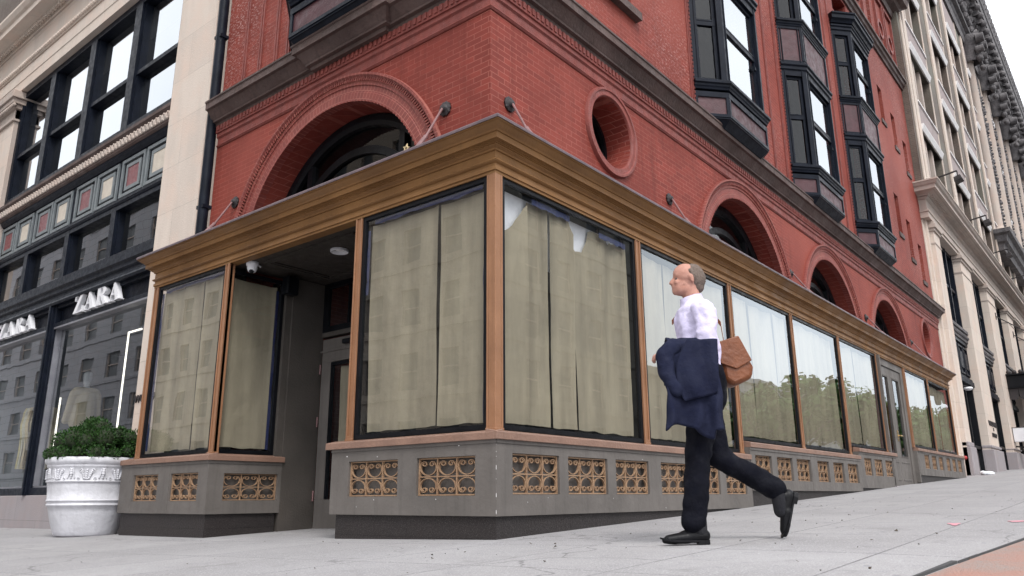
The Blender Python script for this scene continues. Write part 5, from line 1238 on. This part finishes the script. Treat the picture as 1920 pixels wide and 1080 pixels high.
for q in range(30):
    a = rs.uniform(0, 6.28); r_ = math.sqrt(rs.random()) * .46; h = .12 + (1 - (r_ / .55) ** 2) * .34 + rs.uniform(-.09, .10)
    lobes.append((Vector((PC[0] + math.cos(a) * r_, PC[1] + math.sin(a) * r_, pz + 1.0 + h * .82)), rs.uniform(.10, .16)))
for q in range(16):
    a = q / 16 * 6.283; lobes.append((Vector((PC[0] + math.cos(a) * .53, PC[1] + math.sin(a) * .53, pz + 1.04 + rs.uniform(-.02, .06))), rs.uniform(.07, .11)))
for c, r_ in lobes:
    for q in range(int(2600 * r_)):
        th = rs.uniform(0, 6.283); ph = math.acos(rs.uniform(-.75, 1)); d = Vector((math.sin(ph) * math.cos(th), math.sin(ph) * math.sin(th), math.cos(ph)))
        bump_ = 1 + .22 * noise.noise(c * 7 + d * 2.5)
        p = c + d * r_ * bump_ * rs.uniform(.80, 1.04)
        t1 = d.cross(Vector((rs.uniform(-1, 1), rs.uniform(-1, 1), rs.uniform(-1, 1)))).normalized(); t2 = (d + t1.cross(d) * rs.uniform(-1.2, 1.2) + Vector((0, 0, .5))).normalized()
        s_ = rs.uniform(.009, .019)
        mb.add([p - t1 * s_ * .7, p + t2 * s_ * .9 - t1 * s_ * .5, p + t2 * s_ * 2.1, p + t2 * s_ * .9 + t1 * s_ * .5, p + t1 * s_ * .7], [(0, 1, 2, 3, 4)])
mb.build('foliage', fm, sh, recalc=False)
mb = MB()
for c, r_ in lobes: mb.ball(c, r_ * .80, 9, 6)
mb.build('inner_core', paint('dark_core', (.010, .02, .006), (.02, .03, .01), .9, scale=20), sh, smooth=60)  # dark solid ball filling the core of each leaf lobe
mb = MB()
for q in range(6): a = q * 1.05; mb.tube([(PC[0], PC[1], pz + .9), (PC[0] + math.cos(a) * .15, PC[1] + math.sin(a) * .15, pz + 1.1)], .014)
mb.build('stem', paint('bark', (.06, .04, .03), (.08, .055, .04), .9), sh)
# ------------------------------------------------------------------ walking man, in profile, long stride towards the left
P0 = Vector((-.10, -1.72, 0)); Hh = Vector((-.6305, .7762, 0)); Ll = Vector((-.7762, -.6305, 0)); gm_ = gz(P0.x, P0.y)
T = lambda u, l, z: tuple(P0 + Hh * u + Ll * l + Vector((0, 0, z)))
man = thing('person', 'man in a white shirt and dark trousers striding left with a jacket over his arm', 'person', (P0.x, P0.y, gm_))
skin = paint('skin', (.40, .195, .145), (.47, .25, .195), .62, scale=22, bmp=.002, bscale=300, spec=.3)
Z = gm_
def hand(w, d, up, side):
    """palm and five bent fingers from the wrist w; d along the palm, up = back of the hand, side = towards the thumb"""
    w, d, up, side = Vector(w), Vector(d).normalized(), Vector(up).normalized(), Vector(side).normalized(); pr = []
    pr.append((w, w + d * .035, .026, .028)); 
    for q in (-.03, -.01, .01, .03): pr.append((w + d * .02 + side * q * .6, w + d * .088 + side * q, .017, .013))
    for q, ln in ((.031, .070), (.011, .080), (-.010, .074), (-.031, .058)):
        a = w + d * .09 + side * q; b = a + (d * .8 - up * .45).normalized() * ln * .5; c = b + (d * .25 - up * 1).normalized() * ln * .35; e = c + (-d * .5 - up * .6).normalized() * ln * .25
        pr += [(a, b, .0105, .0095), (b, c, .0095, .0085), (c, e, .0085, .0075)]
    a = w + d * .025 + side * .03; b = a + (side * .8 + d * .7 - up * .2).normalized() * .042; c = b + (d * .9 + side * .1 - up * .5).normalized() * .032
    pr += [(a, b, .014, .012), (b, c, .011, .009)]
    return pr
hp = Z + .99
HD = (-.122, 0, Z + 1.80)
body = [((-.145, 0, Z + 1.815), (-.105, 0, Z + 1.825), .088, .088, .86), ((-.155, 0, Z + 1.79), (-.12, 0, Z + 1.80), .082, .08, .86), ((-.085, 0, Z + 1.755), (-.055, 0, Z + 1.735), .062, .052, .95), ((-.06, 0, Z + 1.715), (-.035, 0, Z + 1.708), .042, .030, 1.1), ((-.1, 0, Z + 1.72), (-.06, 0, Z + 1.72), .05, .045, 1.15),
        ((-.052, -.03, Z + 1.815), (-.052, .03, Z + 1.815), .026, .026), ((-.022, 0, Z + 1.80), (-.002, 0, Z + 1.768), .011, .016), ((-.035, -.035, Z + 1.765), (-.035, .035, Z + 1.765), .02, .02), ((-.022, -.018, Z + 1.738), (-.022, .018, Z + 1.738), .011, .011), ((-.02, -.014, Z + 1.727), (-.02, .014, Z + 1.727), .010, .010),
        ((-.13, .076, Z + 1.80), (-.136, .080, Z + 1.765), .020, .012, .5), ((-.13, -.076, Z + 1.80), (-.136, -.080, Z + 1.765), .020, .012, .5),
        ((-.165, 0, Z + 1.56), (-.128, 0, Z + 1.73), .066, .060), ((-.165, -.15, Z + 1.53), (-.165, .15, Z + 1.53), .062, .062), ((-.155, 0, Z + 1.46), (-.15, 0, Z + 1.30), .125, .12, 1.3), ((-.15, 0, Z + 1.30), (-.17, 0, Z + 1.08), .12, .125, 1.2), ((-.18, 0, hp + .03), (-.18, 0, hp), .13, .13, 1.2),
        ((-.165, .09, hp), (-.065, .09, Z + .52), .085, .055), ((-.065, .09, Z + .52), (-.075, .09, Z + .10), .052, .038), ((-.075, .09, Z + .06), (.08, .09, Z + .045), .038, .028),
        ((-.19, -.09, hp), (-.255, -.09, Z + .56), .085, .055), ((-.255, -.09, Z + .56), (-.63, -.09, Z + .34), .052, .038), ((-.655, -.09, Z + .32), (-.665, -.09, Z + .25), .034, .024),
        ((-.165, .19, Z + 1.52), (-.17, .235, Z + 1.24), .052, .042), ((-.17, .235, Z + 1.24), (.06, .20, Z + 1.225), .042, .030),
        ((-.165, -.19, Z + 1.52), (-.13, -.235, Z + 1.25), .052, .042), ((-.13, -.235, Z + 1.25), (.05, -.06, Z + 1.20), .040, .028)]
body += hand((.06, .20, Z + 1.225), (1, -.1, 0), (0, .3, 1), (0, -1, .2)) + hand((.05, -.06, Z + 1.20), (.6, .8, .05), (.7, -.5, .1), (0, .1, 1))
bd = blobs(.0075, body, T, 'body', skin, man, 3)
def wr(k, s, q=0): return lambda co: k * noise.noise(Vector((co.x * s, co.y * s, co.z * s * .6 + q))) + k * .5 * noise.noise(co * s * 2.3)
shirtm = paint('lilac_white_shirt', (.60, .56, .74), (.55, .51, .70), .8, scale=6)
sh_ = [((-.17, -.155, Z + 1.535), (-.17, .155, Z + 1.535), .075, .075), ((-.16, 0, Z + 1.50), (-.155, 0, Z + 1.32), .142, .142, 1.32), ((-.155, 0, Z + 1.32), (-.17, 0, Z + 1.20), .145, .142, 1.2), ((-.165, 0, Z + 1.58), (-.15, 0, Z + 1.62), .088, .078),
       ((-.168, .19, Z + 1.53), (-.175, .235, Z + 1.25), .075, .062), ((-.175, .235, Z + 1.25), (.02, .205, Z + 1.235), .06, .045), ((-.168, -.19, Z + 1.53), (-.135, -.235, Z + 1.26), .075, .06), ((-.135, -.235, Z + 1.26), (.03, -.085, Z + 1.21), .058, .042)]
blobs(.012, sh_, T, 'shirt', shirtm, man, 3, wr(.020, 11))
mb = MB(); n = 22
ring = lambda r_, z, du: [T(-.143 + du + math.cos(2 * math.pi * i / n) * r_ * 1.05, math.sin(2 * math.pi * i / n) * r_, Z + z + .012 * math.cos(2 * math.pi * i / n) * -1.6) for i in range(n)]
mb.add(ring(.082, 1.605, 0) + ring(.073, 1.665, .008) + ring(.068, 1.66, .008) + ring(.07, 1.60, 0), [(k * n + i, k * n + (i + 1) % n, (k + 1) * n + (i + 1) % n, (k + 1) * n + i) for k in range(3) for i in range(n)])
mb.build('collar', shirtm, man, smooth=50)
trm = paint('midnight_trousers', (.0035, .0038, .007), (.005, .0055, .010), .9, scale=6, spec=.12)
tr_ = [((-.175, 0, Z + 1.13), (-.18, 0, hp - .02), .152, .155, 1.12), ((-.17, .085, hp - .03), (-.085, .09, Z + .56), .115, .088), ((-.085, .09, Z + .56), (-.045, .09, Z + .17), .086, .076), ((-.04, .09, Z + .17), (-.04, .09, Z + .145), .078, .08),
       ((-.195, -.085, hp - .03), (-.258, -.09, Z + .57), .115, .086), ((-.258, -.09, Z + .57), (-.60, -.09, Z + .365), .082, .074), ((-.60, -.09, Z + .365), (-.63, -.09, Z + .35), .074, .076)]
blobs(.012, tr_, T, 'trousers', trm, man, 3, wr(.018, 7, 3))
mb = MB()
for i in range(60): pass
hm = paint('short_grey_hair', (.16, .12, .10), (.10, .075, .06), .9, scale=60, bmp=.004, bscale=120)
skm = paint('dark_sock', (.006, .006, .009), (.008, .008, .012), .9)
blobs(.008, [((-.60, -.09, Z + .37), (-.655, -.09, Z + .31), .052, .050), ((-.655, -.09, Z + .31), (-.66, -.09, Z + .20), .050, .044)], T, 'sock', skm, man, 3)
blobs(.008, [((-.065, .09, Z + .20), (-.068, .09, Z + .09), .052, .050)], T, 'sock', skm, man, 3)
blobs(.008, [((-.168, 0, Z + 1.795), (-.156, 0, Z + 1.83), .084, .082, .9), ((-.15, .055, Z + 1.80), (-.13, .062, Z + 1.84), .03, .022), ((-.15, -.055, Z + 1.80), (-.13, -.062, Z + 1.84), .03, .022), ((-.185, 0, Z + 1.74), (-.17, 0, Z + 1.77), .05, .06, 1.1)], T, 'hair', hm, man, 4, wr(.0015, 60))
mb = MB()
for l in (-.032, .032): mb.ball(T(-.036, l, Z + 1.79), .0105, 8, 6)
mb.build('eyes', paint('eye', (.05, .04, .035), (.03, .02, .02), .2), man, smooth=60)
shoem = paint('black_leather_shoe', (.004, .004, .005), (.006, .006, .008), .38, scale=12, bmp=.001, spec=.2)
def shoe(F_, name):
    blobs(.006, [(F_(-.085, 0, .055), F_(.02, 0, .052), .045, .042, .9), (F_(.02, 0, .045), (F_(.14, 0, .032)), .040, .030, 1.15), (F_(.10, 0, .030), F_(.165, 0, .026), .030, .020, 1.1), (F_(-.07, 0, .085), F_(-.06, 0, .11), .042, .042, .9), (F_(-.03, 0, .085), F_(.05, 0, .06), .03, .025, .9)], T, name, shoem, man, 4)
    mb = MB(); n = 20
    out = [(-.125, 0), (-.12, .025), (-.09, .037), (-.03, .036), (.03, .042), (.09, .048), (.14, .042), (.18, .024), (.195, 0), (.18, -.022), (.14, -.036), (.09, -.042), (.03, -.036), (-.03, -.033), (-.09, -.035), (-.12, -.025)]
    zf = lambda u: .018 * max(0, (u - .1) / .1) ** 1.5
    m_ = len(out); mb.add([T(*F_(u, l, zz + zf(u))) for zz in (.018, .030) for u, l in out], [tuple(range(m_)), tuple(range(m_, 2 * m_))] + [(i, (i + 1) % m_, m_ + (i + 1) % m_, m_ + i) for i in range(m_)])
    hl = [(-.125, 0), (-.12, .025), (-.09, .037), (-.045, .036), (-.045, -.034), (-.09, -.035), (-.12, -.025)]; m_ = len(hl)
    mb.add([T(*F_(u, l, zz)) for zz in (.0, .018) for u, l in hl], [tuple(range(m_)), tuple(range(m_, 2 * m_))] + [(i, (i + 1) % m_, m_ + (i + 1) % m_, m_ + i) for i in range(m_)])
    mb.build('sole', shoem, man)
shoe(lambda u, l, z: (u - .005, l + .09, z + Z), 'shoe')
ca, sa = math.cos(R(-72)), math.sin(R(-72))
shoe(lambda u, l, z: (-.69 + (u + .085) * ca - (z - .09) * sa, l - .09, Z + .31 + (u + .085) * sa + (z - .09) * ca), 'shoe')
# jacket folded over the near forearm
jkm = paint('navy_wool_jacket', (.009, .011, .028), (.014, .017, .038), .9, scale=5, spec=.15)
jk = thing('suit_jacket', 'navy suit jacket draped over the forearm of the walking man', 'jacket', T(-.05, .22, Z + 1.25))
mb = MB(); nu, nv = 34, 54
for j in range(nv + 1):
    t_ = j / nv
    for i in range(nu + 1):
        u_ = i / nu
        if t_ < .30: q = t_ / .30; l = .135 - .015 * (1 - q); z = 1.02 + q * .235; sp = .9
        elif t_ < .42: q = (t_ - .30) / .12; a = math.pi * (1 - q); l = .205 + math.cos(a) * .07; z = 1.255 + math.sin(a) * .075; sp = .9
        else: q = (t_ - .42) / .58; l = .275 + .03 * math.sin(q * 2.5); z = 1.255 - q * (.56 + .05 * math.sin(u_ * 5 + 1) - (.06 if u_ < .2 else 0)); sp = .9 + .16 * q
        u = -.055 + (u_ - .5) * .36 * sp + (.02 * q if t_ > .42 else 0)
        fold = .022 * math.sin(u_ * 15 + 3 * noise.noise(Vector((u_ * 3, q * 2, 1)))) * (q if t_ > .42 else .25) + .02 * noise.noise(Vector((u * 14, z * 6, 2)))
        mb.v.append(T(u + .02 * noise.noise(Vector((z * 7, u_ * 2, 8))), l + fold, Z + z + .015 * noise.noise(Vector((u * 9, l * 9, 4)))))
mb.f = [(j * (nu + 1) + i, j * (nu + 1) + i + 1, (j + 1) * (nu + 1) + i + 1, (j + 1) * (nu + 1) + i) for j in range(nv) for i in range(nu)]
o = mb.build('cloth', jkm, jk, recalc=False, smooth=180); s_ = o.modifiers.new('thickness', 'SOLIDIFY'); s_.thickness = .02; s_.offset = -1
blobs(.010, [((.06, .24, Z + 1.26), (.125, .25, Z + 1.20), .062, .066), ((.125, .25, Z + 1.20), (.115, .27, Z + 1.07), .064, .058), ((.115, .27, Z + 1.07), (.07, .285, Z + .97), .056, .050)], T, 'sleeve', jkm, jk, 6, wr(.012, 9))
mb = MB(); nu, nv = 22, 24                                      # front panel folded back over itself
for j in range(nv + 1):
    q = j / nv
    for i in range(nu + 1):
        u_ = i / nu; u = -.215 + u_ * (.20 + .07 * math.sin(q * 3.0)) + .03 * q
        l = .288 + .03 * math.sin(q * 2.5) + .012 * math.sin(u_ * 9 + q * 3) + (.03 * (1 - q) if q < .3 else .021)
        z = 1.30 - q * .36 - .05 * u_ * q
        mb.v.append(T(u, l, Z + z))
mb.f = [(j * (nu + 1) + i, j * (nu + 1) + i + 1, (j + 1) * (nu + 1) + i + 1, (j + 1) * (nu + 1) + i) for j in range(nv) for i in range(nu)]
o = mb.build('lapel', jkm, jk, recalc=False, smooth=180); s_ = o.modifiers.new('thickness', 'SOLIDIFY'); s_.thickness = .012
# brown leather shoulder bag behind his back
bgm = paint('tan_leather', (.20, .062, .020), (.14, .042, .014), .5, scale=6, bmp=.003)
bag = thing('shoulder_bag', 'brown leather shoulder bag swinging behind the walking man', 'bag', T(-.42, -.08, Z + 1.22))
FB = lambda s, o, z: T(s, o - .10, Z + z)
mb = MB(); mb.prism(FB, [(-.31, 1.33), (-.45, 1.37), (-.545, 1.17), (-.53, 1.09), (-.40, 1.03), (-.33, 1.08)], -.09, .09); mb.build('bag_body', bgm, bag, bevel=.03, smooth=60)
mb = MB(); mb.prism(FB, [(-.30, 1.34), (-.45, 1.385), (-.53, 1.21), (-.42, 1.15), (-.31, 1.19)], .091, .105); mb.build('flap', bgm, bag, bevel=.006)
mb = MB()
pts = [(-.36, -.05, 1.34), (-.345, -.05, 1.48), (-.29, -.10, 1.585), (-.20, -.125, 1.635), (-.10, -.12, 1.60), (-.01, -.08, 1.50), (.015, .0, 1.40), (-.0, .12, 1.28), (-.12, .20, 1.16), (-.28, .14, 1.12), (-.38, .0, 1.14)]
vs = []
for i, p in enumerate(pts):
    for dz in (-.018, .018): vs.append(T(p[0], p[1], Z + p[2] + dz))
mb.add(vs[:12], [(2 * i, 2 * i + 1, 2 * i + 3, 2 * i + 2) for i in range(5)])
o = mb.build('strap', bgm, bag, recalc=False); s_ = o.modifiers.new('t', 'SOLIDIFY'); s_.thickness = .006
# ------------------------------------------------------------------ what stands across the two streets (seen in the glass)
def far_building(name, label, ax, plane, a, b, h, wall, cols, rows, pitch_z, z0, ww, wh, zbase=-3):
    """box with a real window grid; ax 'x': facade runs along x and faces +y, ax 'y': runs along y and faces +x"""
    F = (lambda s, o, z: (s, plane + o, z)) if ax == 'x' else (lambda s, o, z: (plane + o, s, z))
    t_ = thing(name, label, 'building', F(a, 0, zbase + 3))
    mb = MB(); hs_ = []
    st_ = (b - a) / cols
    for i in range(cols):
        for j in range(rows): c = a + st_ * (i + .5); zz = z0 + j * pitch_z; hs_.append(rect(c - ww / 2, c + ww / 2, zz, zz + wh))
    wall_with_holes(mb, F, rect(a, b, zbase, h), hs_, .3)
    mb.add([F(s, o, z) for s in (a, b) for o, z in ((0, zbase), (-12, zbase), (-12, h), (0, h))], [(0, 1, 2, 3), (4, 5, 6, 7), (3, 2, 6, 7)])
    for j in range(rows): mb.box(F, a, b, -.1, .12, z0 + j * pitch_z - .55, z0 + j * pitch_z - .35)
    mb.box(F, a - .3, b + .3, -.3, .6, h - .5, h + .2)
    mb.build('wall', wall, t_, recalc=False)
    mb = MB(); c = a + st_ / 2
    mb.box(F, c - ww / 2, c - ww / 2 + .08, -.25, -.15, z0, z0 + wh); mb.box(F, c + ww / 2 - .08, c + ww / 2, -.25, -.15, z0, z0 + wh); mb.box(F, c - ww / 2 + .08, c + ww / 2 - .08, -.25, -.15, z0 + wh / 2 - .05, z0 + wh / 2 + .05)
    w0 = mb.build('window', M['stone2'], t_)
    mb = MB(); mb.box(F, c - ww / 2 + .01, c + ww / 2 - .01, -.29, -.26, z0 + .01, z0 + wh - .01); mb.build('pane', M.setdefault('farpane', paint('far_dull_pane', (.06, .065, .07), (.09, .095, .10), .5, scale=.5)), w0)
    n = 1
    for i in range(cols):
        for j in range(rows):
            if i == j == 0 or n >= 100: continue
            n += 1; d = F(st_ * i, 0, pitch_z * j); z_ = F(0, 0, 0); copy_tree(w0, t_, (d[0] - z_[0], d[1] - z_[1], d[2] - z_[2]))
E0 = stone('far_beige_stone', (.50, .42, .34), (.46, .39, .32), 2, 1, .02, .7, .3)
E1 = stone('far_grey_stone', (.36, .36, .38), (.33, .33, .35), 2.4, .8, .03, .5, .2)
E2 = paint('far_dark_stone', (.26, .235, .20), (.20, .19, .165), .8, scale=.4)
far_building('apartment_building', 'beige building with paired windows mirrored in the left storefront glass', 'y', -27, 8, 62, 31, E0, 16, 6, 4.0, 2.6, 1.5, 2.2)
far_building('grey_office_building', 'grey stone office block mirrored in the fashion shop windows', 'y', -26, 62.4, 130, 36, E1, 12, 8, 4.2, 3.2, 2.6, 2.3)
far_building('gallery_building', 'dull stone building across the side street mirrored in the storefront corner pane', 'x', -29, 20, 53, 24, E2, 8, 5, 4.2, 3, 2.0, 2.6)
far_building('low_pavilion', 'low pale building behind street trees mirrored in the far storefront panes', 'x', -46, 96, 290, 19, E1, 24, 4, 3.6, 4, 3.6, 1.8)
far_building('brick_annex', 'lower stone wing mirrored at the foot of the second storefront pane', 'x', -30, 53.6, 68, 11.5, E2, 5, 2, 4, 3, 1.6, 2.2)
# street trees across the side street
lf = foliage_mat('street_tree_leaf', (.055, .11, .028), (.085, .16, .04), (.13, .21, .06)); bk = paint('tree_bark', (.10, .08, .065), (.07, .055, .045), .9, scale=4)
tx, ty = 66.0, -25.0
tr0 = thing('street_tree', 'leafy street tree mirrored in the third storefront pane', 'tree', (tx, ty, 1.5), 'street trees mirrored in the storefront glass')
rs = random.Random(11)
mb = MB(); mb.tube([(tx, ty, .5), (tx + .1, ty, 3), (tx, ty + .2, 5.5), (tx + .2, ty, 8.5)], [.28, .22, .17, .06], 10)
for q in range(9): a = q * .8; z = 3.5 + q * .5; mb.tube([(tx, ty, z), (tx + math.cos(a) * 1.6, ty + math.sin(a) * 1.6, z + 1.2), (tx + math.cos(a) * 3, ty + math.sin(a) * 3, z + 2.0)], [.1, .06, .02], 6)
mb.build('trunk', bk, tr0, smooth=60)
mb = MB()
for q in range(34):
    a = rs.uniform(0, 6.283); r_ = math.sqrt(rs.random()) * 3.6; c = Vector((tx + math.cos(a) * r_, ty + math.sin(a) * r_, 7.2 + rs.uniform(-2.6, 2.6) * (1 - (r_ / 4.4) ** 2)))
    R_ = rs.uniform(.8, 1.4)
    for k in range(170):
        d = Vector((rs.gauss(0, 1), rs.gauss(0, 1), rs.gauss(0, 1))).normalized(); p = c + d * R_ * rs.uniform(.5, 1.05); t1 = d.orthogonal().normalized(); t2 = d.cross(t1); s_ = rs.uniform(.10, .2); t1 = t1 * s_; t2 = (t2 + d * .4) * s_
        mb.add([p - t1, p + t2, p + t1 * 1.2, p - t2], [(0, 1, 2, 3)])
mb.build('crown', lf, tr0, recalc=False)
for i, (x, y, s_, lb) in enumerate(((75, -23, 1.3, 'leafy street tree mirrored at the left of the fourth storefront pane'), (84, -26, 1.25, 'leafy street tree mirrored at the right of the fourth storefront pane'), (93, -24, 1.3, 'leafy street tree mirrored in the fifth storefront pane'), (104, -25, 1.3, 'leafy street tree mirrored low beside the side door'), (118, -24, 1.1, 'leafy street tree mirrored in the pane right of the side door'), (136, -25, 1.4, 'leafy street tree mirrored at the left of the farthest storefront pane'), (160, -25, 1.5, 'leafy street tree mirrored in the middle of the farthest storefront pane'), (188, -25, 1.6, 'leafy street tree mirrored at the right of the farthest storefront pane'))):
    c = copy_tree(tr0); c.location = (x, y, 1.5 + i * .25); c.scale = (s_, s_, s_); c.rotation_euler = (0, 0, i * 1.3); c['label'] = lb
